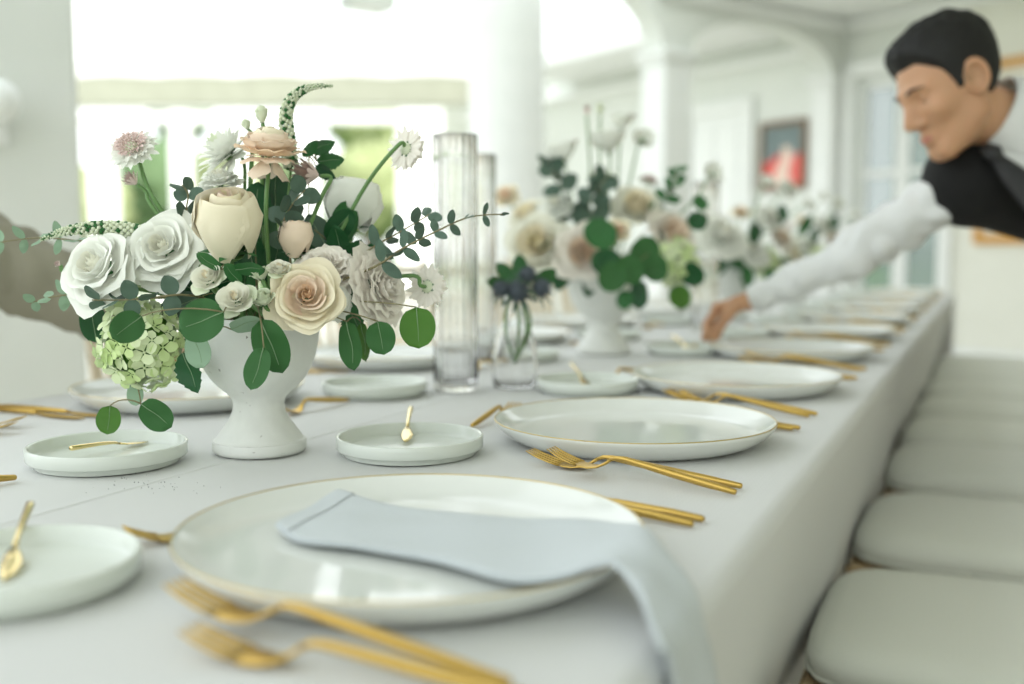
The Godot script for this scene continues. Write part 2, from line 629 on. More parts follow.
func house() -> void:
	struct(box(Vector3(14, 0.12, 20), 0.01), "floor", M.floor, "pale polished stone terrace floor", "floor", Transform3D(Basis(), Vector3(0.6, -0.06, -4)))
	# arched wall along s (t = 0)
	struct(arch_wall(-0.0, 2.08, 0.16, 1.93, 2.52, 0.34, 3.2, 0.22), "wall_left", M.wall_paint, "grey green wall with a wide arch between two white pillars", "wall", Transform3D(Basis(hs, Vector3.UP, -ht), H(0, 0, 0)))
	struct(arch_wall(2.08, 4.9, 2.23, 4.6, 2.52, 0.60, 3.4, 0.22), "wall_arch", M.wall_paint, "grey green arched wall beside the round column", "wall", Transform3D(Basis(hs, Vector3.UP, -ht), H(0, 0, 0)))
	pillar(0.0, 0.16, -0.23, 0.01, 2.52, "square white pillar in the corner beside the glazed door")
	pillar(1.93, 2.23, -0.25, 0.03, 2.52, "square white pillar with capital between the two arches")
	var col := thing("round_column", "tall smooth round white column behind the glass cylinders", "column", H(3.84, 0.18, 0))
	col.set_meta("kind", "structure")
	part(lathe([Vector2(0.0, 0.22), Vector2(0.27, 0.22), Vector2(0.262, 0.3), Vector2(0.262, 1.4), Vector2(0.255, 2.45), Vector2(0.255, 3.2), Vector2(0.0, 3.2)], 40), "shaft", M.white_paint, col)
	part(lathe([Vector2(0.0, 0.0), Vector2(0.36, 0.0), Vector2(0.365, 0.01), Vector2(0.365, 0.1), Vector2(0.33, 0.13), Vector2(0.335, 0.18), Vector2(0.28, 0.23), Vector2(0.0, 0.24)], 40), "base", M.white_paint, col)
	# far wall along t (s = 0), in pieces around the glazed door
	var far := thing("wall_back", "pale cream far wall of the house behind the table", "wall")
	far.set_meta("kind", "structure")
	part(house_box(-0.2, 0, -7, 0.10, 0, 3.2), "wall_panel", M.wall_paint, far, hx(-0.2, 0, -7, 0.10, 0, 3.2))
	part(house_box(-0.2, 0, 1.06, 8, 0, 3.2), "wall_panel", M.cream_paint, far, hx(-0.2, 0, 1.06, 8, 0, 3.2))
	part(house_box(-0.2, 0, 0.10, 1.06, 2.5, 3.2), "wall_panel", M.wall_paint, far, hx(-0.2, 0, 0.10, 1.06, 2.5, 3.2))
	# glazed double door
	var door := thing("door_1", "white double door with tall glass panes in the far wall", "door")
	door.set_meta("kind", "structure")
	for q in [[0.02, 0.14, 0.0, 2.62], [1.02, 1.14, 0.0, 2.62], [0.14, 1.02, 2.48, 2.62]]:
		part(house_box(-0.05, 0.05, q[0], q[1], q[2], q[3]), "casing", M.white_paint, door, hx(-0.05, 0.05, q[0], q[1], q[2], q[3]))
	for l in 2:
		var t0 := 0.14 + l * 0.44
		for q in [[t0, t0 + 0.07, 0.0, 2.48], [t0 + 0.37, t0 + 0.44, 0.0, 2.48], [t0 + 0.07, t0 + 0.37, 0.0, 0.22], [t0 + 0.07, t0 + 0.37, 2.38, 2.48], [t0 + 0.07, t0 + 0.37, 1.60, 1.66]]:
			part(house_box(-0.12, -0.07, q[0], q[1], q[2], q[3]), "leaf_rail", M.white_paint, door, hx(-0.12, -0.07, q[0], q[1], q[2], q[3]))
		for q in [[0.22, 1.60], [1.66, 2.38]]:
			part(house_box(-0.1, -0.094, t0 + 0.07, t0 + 0.37, q[0], q[1], 0.001), "pane", M.pane, door, hx(-0.1, -0.094, t0 + 0.07, t0 + 0.37, q[0], q[1]))
	part(lathe([Vector2(0, 0), Vector2(0.02, 0.0), Vector2(0.024, 0.03), Vector2(0.0, 0.05)], 12), "door_knob", M.gilt, door, Transform3D(Basis(), H(-0.02, 0.62, 1.02)))
	struct(house_box(-1.7, -1.6, -0.6, 2.2, 0, 2.8), "wall_inner", M.wall_paint, "dim room wall seen through the glazed door", "wall", hx(-1.7, -1.6, -0.6, 2.2, 0, 2.8))
	# white panelled door beyond the arch
	var d2 := thing("door_2", "white panelled door with white casing seen through the arch", "door")
	d2.set_meta("kind", "structure")
	for q in [[-2.02, -1.90, 0.0, 2.45], [-1.16, -1.04, 0.0, 2.45], [-1.90, -1.16, 2.33, 2.45]]:
		part(house_box(0.0, 0.06, q[0], q[1], q[2], q[3]), "casing", M.white_paint, d2, hx(0.0, 0.06, q[0], q[1], q[2], q[3]))
	part(house_box(0.0, 0.02, -1.90, -1.16, 0, 2.33), "door_leaf", M.white_paint, d2, hx(0.0, 0.02, -1.90, -1.16, 0, 2.33))
	for q in [[-1.82, -1.57, 0.2, 1.0], [-1.49, -1.24, 0.2, 1.0], [-1.82, -1.57, 1.15, 2.2], [-1.49, -1.24, 1.15, 2.2]]:
		part(house_box(0.02, 0.035, q[0], q[1], q[2], q[3], 0.01), "panel", M.white_paint, d2, hx(0.02, 0.035, q[0], q[1], q[2], q[3]))
	# ceilings and crown mouldings
	struct(house_box(0, 1.9, 0, 5, 3.0, 3.15), "ceiling", M.white_paint, "white porch ceiling above the arches", "ceiling", hx(0, 1.9, 0, 5, 3.0, 3.15))
	struct(house_box(0, 1.0, -4.0, -0.23, 2.95, 3.1), "ceiling", M.white_paint, "white hall ceiling beyond the arches", "ceiling", hx(0, 1.0, -4.0, -0.23, 2.95, 3.1))
	for q in [[0.0, 0.10, 0.0, 8.0, 2.9, 3.0, "white crown moulding along the far wall"], [0.0, 2.3, 0.0, 0.10, 2.9, 3.0, "white crown moulding above the arches"], [0.0, 0.10, -6.5, -0.24, 2.74, 2.84, "white crown moulding in the hall beyond"]]:
		struct(house_box(q[0], q[1], q[2], q[3], q[4], q[5], 0.04), "trim_1", M.white_paint, q[6], "moulding", hx(q[0], q[1], q[2], q[3], q[4], q[5]))
	struct(house_box(0.0, 0.03, 1.14, 8.0, 0.0, 0.14, 0.01), "baseboard_back", M.white_paint, "white baseboard along the far wall", "baseboard", hx(0.0, 0.03, 1.14, 8.0, 0.0, 0.14))
	# pictures
	picture(0.0, -0.955, -0.375, 1.525, 2.185, 0.05, M.frame_dark, abstract_print(), "dark framed red and grey picture hanging beyond the arch")
	picture(0.0, 1.335, 2.35, 1.0, 2.45, 0.07, M.frame_gold, pale_print(), "large gold framed pale picture on wall behind the waiter")
	# the near pillar at the left, with a globe lamp
	var c0 := at(86, 300, 3.3)
	c0.y = 0
	var np := thing("porch_pillar", "broad square pale pillar standing behind the taupe sleeve", "pillar", c0 + hs * 0.26 - ht * 0.26)
	np.basis = Basis(hs, Vector3.UP, -ht)
	np.set_meta("kind", "structure")
	part(box(Vector3(0.52, 3.0, 0.52), 0.012), "shaft", M.wall_paint, np, Transform3D(Basis(), Vector3(0, 1.5, 0)))
	part(box(Vector3(0.6, 0.16, 0.6), 0.012), "plinth", M.wall_paint, np, Transform3D(Basis(), Vector3(0, 0.08, 0)))
	var gp := at(-4, 101, 3.02)
	var lamp := thing("globe_lamp", "round white glass wall lamp on the near pillar", "lamp", gp)
	lamp.basis = Basis(hs, Vector3.UP, -ht)
	part(lathe(ball(0.067, 0.0), 28), "globe", M.frosted, lamp)
	var gap := (gp - c0).dot(ht) - 0.002
	part(tube([Vector3(0, -0.02, gap * 0.3), Vector3(0, -0.05, gap * 0.6), Vector3(0, -0.05, gap)], 0.012, 0.012), "arm", M.white_paint, lamp)
	part(box(Vector3(0.09, 0.14, 0.02), 0.006), "wall_plate", M.white_paint, lamp, Transform3D(Basis(), Vector3(0, -0.05, gap - 0.01)))
	# unseen white sheet added over the table to dim and soften the skylight
	struct(box(Vector3(5.7, 0.03, 6.4), 0.005), "ceiling", M.shade_sheet, "white fabric sheet added out of view to dim light above the table", "shade_sheet", Transform3D(Basis(), Vector3(1.25, 3.0, -2.5)))
	# tall wall out of view, added to shade the terrace from the sun
	struct(box(Vector3(0.3, 11.0, 18.0), 0.01), "added_shade_wall", M.cream_paint, "tall cream wall added out of view to shade the terrace", "wall", Transform3D(Basis(), Vector3(4.2, 5.5, 0.4)))

func ball(r: float, y: float, n := 14) -> Array:
	var out := []
	for i in n + 1:
		var a := -PI / 2 + PI * i / n
		out.append(Vector2(maxf(cos(a) * r, 0.0), y + sin(a) * r))
	return out

func picture(s: float, t0: float, t1: float, y0: float, y1: float, w: float, fm: Material, print_: Material, label: String) -> void:
	var o := thing("framed_picture", label, "picture", H(s, (t0 + t1) / 2, y0))
	o.basis = Basis(ht, Vector3.UP, hs)
	var ww := t1 - t0
	var hh := y1 - y0
	for q in [[0.0, w / 2, ww, w], [0.0, hh - w / 2, ww, w], [-ww / 2 + w / 2, hh / 2, w, hh - 2 * w], [ww / 2 - w / 2, hh / 2, w, hh - 2 * w]]:
		part(box(Vector3(q[2], q[3], 0.04), 0.008), "frame_rail", fm, o, Transform3D(Basis(), Vector3(q[0], q[1], 0.025)))
	var qm := QuadMesh.new()
	qm.size = Vector2(ww - w * 1.6, hh - w * 1.6)
	part(qm, "print", print_, o, Transform3D(Basis(), Vector3(0, hh / 2, 0.02)))

func abstract_print() -> StandardMaterial3D:
	var im := Image.create(64, 96, false, Image.FORMAT_RGB8)
	var n := FastNoiseLite.new()
	n.frequency = 0.05
	for y in 96:
		for x in 64:
			var g := n.get_noise_2d(x, y) * 0.06
			var c := Color(0.44 + g, 0.50 + g, 0.50 + g)
			if y > 52 + 6.0 * sin(x * 0.2):
				c = Color(0.88 + g, 0.36 + g, 0.33 + g)
			if absf(x - 34.0 + 4.0 * sin(y * 0.1)) < 5.0 + 9.0 * clampf((y - 30.0) / 60.0, 0.0, 1.0) and y > 34:
				c = Color(0.93 + g, 0.82 + g, 0.76 + g)
			im.set_pixel(x, y, c)
	var m := mat(Color.WHITE, 0.5)
	m.albedo_texture = ImageTexture.create_from_image(im)
	return m

func pale_print() -> StandardMaterial3D:
	var m := mat(Color.WHITE, 0.5)
	m.albedo_texture = noise_tex(0.02, Color(0.84, 0.82, 0.74), Color(0.92, 0.91, 0.87), 128)
	return m


# ------------------------------------------------------------------ garden
func lump(r: Vector3, rough: float, sd: int, nu := 28, nv := 18) -> ArrayMesh:
	var n := FastNoiseLite.new()
	n.seed = sd
	n.frequency = 1.6
	n.fractal_octaves = 4
	var f := func(u: float, v: float) -> Vector3:
		var a := u * TAU
		var b := (v - 0.5) * PI
		var d := Vector3(cos(b) * sin(a), sin(b), cos(b) * cos(a))
		var k := 1.0 + rough * n.get_noise_3dv(d * 2.0)
		return d * r * k
	return grid(nu, nv, f, true)

func garden() -> void:
	struct(box(Vector3(90, 0.1, 90), 0.01), "ground", M.grass, "green lawn around the house", "lawn", Transform3D(Basis(), Vector3(-10, -0.2, -20)))
	struct(box(Vector3(16, 0.1, 18), 0.01), "ground", M.paving, "pale stone paving outside the terrace", "paving", Transform3D(Basis.from_euler(Vector3(0, YAW, 0)), Vector3(-12, -0.1, -9)))
	var flat := Basis.from_euler(Vector3(0, YAW, 0))
	# white tent
	var fr := at(492, 62, 12.0)
	var fl := at(-260, 62, 12.0)
	var eave := fr.y
	fl.y = eave
	var back := flat * Vector3(0, 0, -4.2)
	var apex := (fr + fl) / 2 + back / 2
	apex.y = eave + 1.9
	var tent := thing("garden_tent", "large white peaked tent standing in the garden", "tent", Vector3((fr.x + fl.x) / 2, 0, (fr.z + fl.z) / 2))
	var o := tent.position
	var cs := [fl - o, fr - o, fr + back - o, fl + back - o]
	var top := apex - o
	for i in 4:
		var a: Vector3 = cs[i]
		var b: Vector3 = cs[(i + 1) % 4]
		var f := func(u: float, v: float) -> Vector3:
			var q: Vector3 = a.lerp(b, u).lerp(top, v)
			q.y -= 0.35 * sin(PI * v) * 0.6
			return q
		part(grid(10, 10, f), "roof_panel", M.tent, tent)
		var g := func(u: float, v: float) -> Vector3:
			return a.lerp(b, u) + Vector3(0, -0.15 * v - 0.02 * sin(u * 60.0) * v, 0)
		if i == 0:
			part(grid(60, 3, g), "valance", M.tent, tent)
		part(tube([a, Vector3(a.x, -o.y, a.z)], 0.05, 0.05), "tent_pole", M.white_paint, tent)
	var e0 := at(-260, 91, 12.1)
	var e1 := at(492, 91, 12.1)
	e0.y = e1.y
	part(box(Vector3(e0.distance_to(e1), 0.33, 0.12), 0.01), "eave_shade_strip", M.eave_shade, tent, Transform3D(flat, (e0 + e1) / 2 - o))  # strip coloured grey in place of the shaded underside of the roof
	# white pergola: posts and a beam
	var per := thing("garden_pergola", "white timber pergola with broad posts beyond the tent", "pergola", o + back * 2.3)
	var q0 := per.position
	for r in [[60, 78], [92, 118], [173, 193], [232, 252], [300, 322], [398, 470]]:
		var x0 := at(r[0], 200, 22.0)
		var x1 := at(r[1], 200, 22.0)
		var m := (x0 + x1) / 2
		part(box(Vector3(x0.distance_to(x1), 3.9, 0.3), 0.02), "post", M.white_paint, per, Transform3D(flat, Vector3(m.x, 1.85, m.z) - q0))
	var b0 := at(40, 119, 22.0)
	var b1 := at(500, 119, 22.0)
	part(box(Vector3(b0.distance_to(b1), 0.22, 0.3), 0.02), "beam", M.white_paint, per, Transform3D(flat, (b0 + b1) / 2 - q0))
	# shrubs and trees
	var spots := [[88, 215, 25, 40, 1], [160, 190, 28, 46, 0], [238, 190, 25, 44, 1], [308, 200, 29, 42, 0], [372, 190, 25, 42, 1], [450, 190, 29, 44, 1], [180, 105, 40, 30, 0], [365, 110, 40, 36, 1], [20, 190, 30, 42, 0]]
	for i in spots.size():
		var s: Array = spots[i]
		var p := at(s[0], s[1], s[2])
		var r: float = s[3] * s[2] / F
		var tr := thing("garden_tree", ["leafy dark green tree, %s of the dark ones beyond the tent" % ORD[i], "light yellow green tree, %s of the trees beyond the tent" % ORD[i]][s[4]], "tree", Vector3(p.x, -0.15, p.z), 0.0, "garden trees")
		part(lump(Vector3(r, r * 1.1, r), 0.5, i + 3), "crown", M.hedge if s[4] == 0 else M.tree, tr, Transform3D(Basis(), Vector3(0, p.y + 0.15, 0)))
		part(tube([Vector3.ZERO, Vector3(0.05, p.y + 0.2, 0)], 0.16, 0.1), "trunk", M.bark, tr)


# ------------------------------------------------------------------ table and chairs
func table() -> void:
	var z0 := 0.35
	var ns := FastNoiseLite.new()
	ns.seed = 4
	ns.frequency = 1.3
	var half := (EDGE_R - EDGE_L) / 2.0
	var cx := (EDGE_R + EDGE_L) / 2.0
	var r := 0.016
	# across: w runs from the left hem over the top to the right hem
	var ws: Array[float] = []
	for i in 15:
		ws.append(-1.0 - (14 - i) / 14.0 * 0.0 - float(14 - i) / 14.0)
	for i in range(1, 9):
		ws.append(-1.0 + i * 0.001)
	for i in range(1, 25):
		ws.append(lerpf(-0.99, 0.0, i / 25.0))
	for i in 9:                                             # fine columns for the ironed fold down the middle
		ws.append(0.011 + (i - 4) * 0.0022)
	for i in range(1, 25):
		ws.append(lerpf(0.03, 0.99, i / 25.0))
	for i in range(0, 9):
		ws.append(0.992 + i * 0.001)
	for i in range(1, 15):
		ws.append(1.0 + i / 14.0)
	var f := func(u: float, v: float) -> Vector3:
		var w: float = ws[int(round(u * (ws.size() - 1)))]
		var z := lerpf(FAR_END, z0, v)
		return cloth_point(w, z, cx, half, r, ns)
	var st := start()
	st.append_from(grid(ws.size() - 1, 300, f), 0, Transform3D.IDENTITY)
	for e in 2:                                              # the two ends
		var zz := FAR_END if e == 0 else z0
		var g := func(u: float, v: float) -> Vector3:
			var p := cloth_point(lerpf(-1.0, 1.0, u if e == 1 else 1.0 - u), zz, cx, half, r, ns)
			var dz := (0.03 * v + 0.02 * v * sin(u * 26.0)) * (1.0 if e == 1 else -1.0)
			return Vector3(p.x, lerpf(TOP - (r if absf(p.x - cx) > half - 0.001 else 0.0), 0.03, v), zz + dz)
		st.append_from(grid(40, 12, g), 0, Transform3D.IDENTITY)
	single(st.commit(), "tablecloth", M.cloth, "long white tablecloth draped to the floor over the banquet table", "tablecloth")
	# specks fallen from the flowers
	var r2 := RandomNumberGenerator.new()
	r2.seed = 8
	var sp := start()
	var seed_mesh := lathe(ball(0.0006, 0.0, 4), 6)
	for i in 44:
		var p := on(r2.randfn(150, 26), r2.randfn(484, 5), TOP + 0.0006)
		sp.append_from(seed_mesh, 0, Transform3D(Basis().scaled(Vector3.ONE * r2.randf_range(0.35, 0.9)), p))
	var so := single(sp.commit(), "pollen_specks", M.hair, "tiny dark specks scattered on the tablecloth before the urn", "specks")
	so.set_meta("kind", "stuff")

func cloth_point(w: float, z: float, cx: float, half: float, r: float, ns: FastNoiseLite) -> Vector3:
	var s := signf(w)
	var a := absf(w)
	var und := 0.0012 * ns.get_noise_2d(w * 3.0, z * 3.0) + 0.0012 * exp(-pow((w - 0.011) / 0.0035, 2.0))
	if a <= 0.9921:
		return Vector3(cx + s * (half - r) * (a / 0.992), TOP + und, z)
	if a <= 1.0:
		var t := (a - 0.992) / 0.008 * PI / 2
		return Vector3(cx + s * (half - r + r * sin(t)), TOP - r + r * cos(t) + und, z)
	var d := a - 1.0
	var fold := 0.010 * sin(z * 7.3 + s) + 0.012 * sin(z * 3.1 + 1.7 * s) + 0.008 * ns.get_noise_2d(z * 2.0, s * 9.0)
	return Vector3(cx + s * (half - 0.17 * d * (1.0 - 0.3 * d) + fold * pow(d, 1.2) * 1.6), lerpf(TOP - r, 0.02, d), z)

func cushion_mesh() -> ArrayMesh:
	var prof := [[0.0, 0.0], [0.9, 0.0], [0.97, 0.006], [1.0, 0.02], [0.985, 0.036], [0.92, 0.05], [0.8, 0.058], [0.55, 0.064], [0.25, 0.067], [0.0, 0.068]]
	var f := func(u: float, v: float) -> Vector3:
		var q: Array = prof[int(round(v * (prof.size() - 1)))]
		var a := u * TAU
		var c := cos(a)
		var s := sin(a)
		var k := pow(pow(absf(c), 5.0) + pow(absf(s), 5.0), -0.2)
		return Vector3(s * k * 0.205 * q[0], q[1], c * k * 0.22 * q[0])
	return grid(48, prof.size() - 1, f, true)

func piping_mesh() -> ArrayMesh:
	var pts := []
	for i in 49:
		var a := TAU * i / 48.0
		var k := pow(pow(absf(cos(a)), 5.0) + pow(absf(sin(a)), 5.0), -0.2)
		pts.append(Vector3(sin(a) * k * 0.203, 0.012, cos(a) * k * 0.218))
	return tube(pts, 0.004, 0.004, 6)

func make_chair(m: Material) -> Node3D:
	var o := Node3D.new()
	var cu := part(cushion_mesh(), "seat_cushion", M.cushion, o, Transform3D(Basis(), Vector3(0, 0.415, 0)))
	part(piping_mesh(), "piping", M.cushion, cu)
	for s in [-1, 1]:
		part(box(Vector3(0.40, 0.04, 0.028), 0.008), "seat_rail", m, o, Transform3D(Basis(), Vector3(0, 0.395, s * 0.195)))
		part(box(Vector3(0.028, 0.04, 0.40), 0.008), "seat_rail", m, o, Transform3D(Basis(), Vector3(s * 0.19, 0.395, 0)))
		part(tube([Vector3(-0.19, 0.41, s * 0.195), Vector3(-0.192, 0.2, s * 0.197), Vector3(-0.195, 0.0, s * 0.2)], 0.016, 0.012), "leg", m, o)
		part(tube([Vector3(0.235, 0.0, s * 0.2), Vector3(0.2, 0.25, s * 0.196), Vector3(0.192, 0.42, s * 0.195), Vector3(0.21, 0.65, s * 0.195), Vector3(0.255, 0.93, s * 0.195)], 0.014, 0.013), "back_post", m, o)
		part(tube([Vector3(-0.19, 0.16, s * 0.197), Vector3(0.205, 0.16, s * 0.197)], 0.009, 0.009), "stretcher", m, o)
	for q in [[0.250, 0.90, 0.014], [0.240, 0.83, 0.010], [0.205, 0.58, 0.010]]:
		part(tube([Vector3(q[0], q[1], -0.195), Vector3(q[0] + 0.01, q[1], 0.0), Vector3(q[0], q[1], 0.195)], q[2], q[2]), "back_rail", m, o)
	for i in 6:
		var z := lerpf(-0.15, 0.15, i / 5.0)
		part(tube([Vector3(0.212, 0.58, z), Vector3(0.246, 0.83, z)], 0.008, 0.008, 6), "spindle", m, o)
	return o

const ORD := ["first", "second", "third", "fourth", "fifth", "sixth", "seventh", "eighth", "ninth", "tenth", "eleventh"]

func chairs() -> void:
	var a := make_chair(M.chair_wood)
	var zs := [-1.03, -1.52, -2.08, -2.68, -3.16, -3.64, -4.13, -4.62, -5.1]
	for i in zs.size():
		var c := copy(a, "banquet_chair")
		c.position = Vector3(-0.006, 0, zs[i])
		c.rotation.y = 0.02 * sin(i * 2.3)
		tag(c, "cream cushioned chair, %s from the hanging napkin" % ORD[i], "chair", "chairs on the waiter's side")
	a.free()
	var b := make_chair(M.chair_ivory)
	var zl := [-1.78, -2.30, -2.82, -3.34, -3.86, -4.38, -4.9]
	for i in zl.size():
		var c := copy(b, "banquet_chair")
		c.position = Vector3(-1.455, 0, zl[i])
		c.rotation.y = PI + 0.02 * sin(i * 1.7)
		tag(c, "ivory spindle-back chair, %s from the reaching taupe sleeve" % ORD[i], "chair", "chairs on the garden side")
	b.free()


# ------------------------------------------------------------------ place settings
func make_charger() -> Node3D:
	var o := Node3D.new()
	part(lathe([Vector2(0, 0.002), Vector2(0.116, 0.002), Vector2(0.121, 0.0), Vector2(0.128, 0.0), Vector2(0.135, 0.0014), Vector2(0.144, 0.0052), Vector2(0.154, 0.0122), Vector2(0.1615, 0.0205), Vector2(0.1632, 0.0240), Vector2(0.1628, 0.0252), Vector2(0.1610, 0.0250), Vector2(0.1590, 0.0232),
		Vector2(0.1480, 0.0155), Vector2(0.138, 0.0115), Vector2(0.127, 0.0098), Vector2(0.09, 0.009), Vector2(0.05, 0.009), Vector2(0.0, 0.009)], 96), "dish", M.china, o)
	var pts := []
	for i in 97:
		pts.append(Vector3(sin(TAU * i / 96) * 0.1624, 0.0251, cos(TAU * i / 96) * 0.1624))
	part(tube(pts, 0.0008, 0.0008, 6), "gilt_rim", M.gilt, o)
	return o

func make_side_plate() -> Node3D:
	var o := Node3D.new()
	part(lathe([Vector2(0, 0.002), Vector2(0.062, 0.002), Vector2(0.066, 0.0), Vector2(0.0715, 0.0), Vector2(0.0725, 0.001), Vector2(0.0725, 0.0045), Vector2(0.074, 0.0058), Vector2(0.0785, 0.0062), Vector2(0.0798, 0.0075), Vector2(0.0800, 0.0190), Vector2(0.0790, 0.0204), Vector2(0.0775, 0.0204), Vector2(0.0762, 0.0190),
		Vector2(0.0755, 0.0105), Vector2(0.073, 0.0078), Vector2(0.068, 0.0068), Vector2(0.04, 0.0065), Vector2(0.0, 0.0065)], 72), "dish", M.stoneware, o)
	return o

func make_fork(m: Material, L := 0.22) -> Node3D:
	# tip at the origin, handle towards +x
	var o := Node3D.new()
	var k := L / 0.22
	var head := part(sweep([Vector3(0.036, 0.0035, 0), Vector3(0.042, 0.0025, 0), Vector3(0.052, 0.0022, 0), Vector3(0.061, 0.0035, 0), Vector3(0.069, 0.0075, 0), Vector3(0.076, 0.0125, 0)].map(func(p): return p * Vector3(k, 1, 1)),
		[0.0105, 0.0112, 0.0108, 0.0078, 0.0040, 0.0024], [0.0009, 0.0011, 0.0012, 0.0014, 0.0016, 0.0017], 10), "head", m, o)
	for i in 4:
		var z := (i - 1.5) * 0.0062
		part(sweep([Vector3(0.0, 0.0135, z * 0.86), Vector3(0.012 * k, 0.0092, z * 0.93), Vector3(0.026 * k, 0.0055, z), Vector3(0.038 * k, 0.0032, z)], [0.0010, 0.0019, 0.0022, 0.0024], [0.0006, 0.0010, 0.0010, 0.0010], 6), "tine", m, head)
	part(sweep([Vector3(0.074, 0.0115, 0), Vector3(0.082, 0.0150, 0), Vector3(0.092, 0.0152, 0), Vector3(0.115, 0.0130, 0), Vector3(0.15, 0.0095, 0), Vector3(0.19, 0.0058, 0), Vector3(0.2185, 0.0034, 0), Vector3(0.22, 0.0033, 0)].map(func(p): return p * Vector3(k, 1, 1)),
		[0.0022, 0.0023, 0.0029, 0.0035, 0.0040, 0.0037, 0.0028, 0.0020], [0.0018, 0.0021, 0.0027, 0.0034, 0.0039, 0.0037, 0.0028, 0.0020], 10), "handle", m, o)
	return o

func make_knife(m: Material) -> Node3D:
	var o := Node3D.new()
	part(sweep([Vector3(0, 0.002, 0.003), Vector3(0.012, 0.002, 0.001), Vector3(0.05, 0.002, 0), Vector3(0.075, 0.0025, 0), Vector3(0.088, 0.0032, 0)], [0.002, 0.0065, 0.0085, 0.006, 0.0030], [0.0006, 0.0009, 0.0011, 0.0015, 0.0022], 10), "blade", m, o)
	part(sweep([Vector3(0.086, 0.0034, 0), Vector3(0.1, 0.0040, 0), Vector3(0.15, 0.0042, 0), Vector3(0.2, 0.0040, 0), Vector3(0.228, 0.0032, 0), Vector3(0.23, 0.0031, 0)], [0.0028, 0.0036, 0.0041, 0.0038, 0.0029, 0.002], [0.0022, 0.0034, 0.0040, 0.0037, 0.0029, 0.002], 10), "handle", m, o)
	return o

func make_spoon(m: Material) -> Node3D:
	var o := Node3D.new()
	part(sweep([Vector3(0, 0.0075, 0), Vector3(0.006, 0.0050, 0), Vector3(0.02, 0.0022, 0), Vector3(0.036, 0.0022, 0), Vector3(0.05, 0.005, 0), Vector3(0.060, 0.0095, 0)], [0.003, 0.011, 0.0165, 0.0145, 0.006, 0.0024], [0.0006, 0.0010, 0.0013, 0.0013, 0.0015, 0.0016], 12), "bowl", m, o)
	part(sweep([Vector3(0.058, 0.0090, 0), Vector3(0.068, 0.0125, 0), Vector3(0.08, 0.0125, 0), Vector3(0.13, 0.0085, 0), Vector3(0.18, 0.0052, 0), Vector3(0.21, 0.0034, 0), Vector3(0.212, 0.0033, 0)], [0.0022, 0.0024, 0.0032, 0.0040, 0.0037, 0.0028, 0.002], [0.0018, 0.0022, 0.0031, 0.0039, 0.0037, 0.0028, 0.002], 10), "handle", m, o)
	return o

func make_spreader(m: Material) -> Node3D:
	# a small butter spreader: leaf-shaped blade at the origin, handle towards +x
	var o := Node3D.new()
	part(sweep([Vector3(0, 0.0016, 0), Vector3(0.008, 0.0016, 0.001), Vector3(0.022, 0.0018, 0.0012), Vector3(0.036, 0.0022, 0), Vector3(0.046, 0.0035, 0)], [0.0010, 0.0048, 0.0074, 0.0056, 0.0022], [0.0005, 0.0008, 0.0009, 0.0010, 0.0014], 10), "blade", m, o)
	part(sweep([Vector3(0.045, 0.0034, 0), Vector3(0.055, 0.0052, 0), Vector3(0.075, 0.0058, 0), Vector3(0.105, 0.0052, 0), Vector3(0.118, 0.0048, 0), Vector3(0.12, 0.0048, 0)], [0.0020, 0.0020, 0.0026, 0.0032, 0.0034, 0.0024], [0.0014, 0.0016, 0.0021, 0.0026, 0.0028, 0.002], 10), "handle", m, o)
	return o

func lay(o: Node3D, tip: Vector3, end: Vector3, length: float) -> void:
	var d := end - tip
	var x := d.normalized()
	var z := x.cross(Vector3.UP).normalized()
	o.transform = Transform3D(Basis(x, z.cross(x), z).scaled_local(Vector3(d.length() / length, 1, 1)), tip)

func cutlery(p: Node3D, called: String, tip: Vector3, end: Vector3, length: float, label: String, cat: String, group: String) -> void:
	var o := copy(p, called)
	lay(o, tip, end, length)
	tag(o, label, cat, group)

func tabled(v: Vector3, h := 0.0) -> Vector3:
	return Vector3(v.x, TOP + h, v.z)

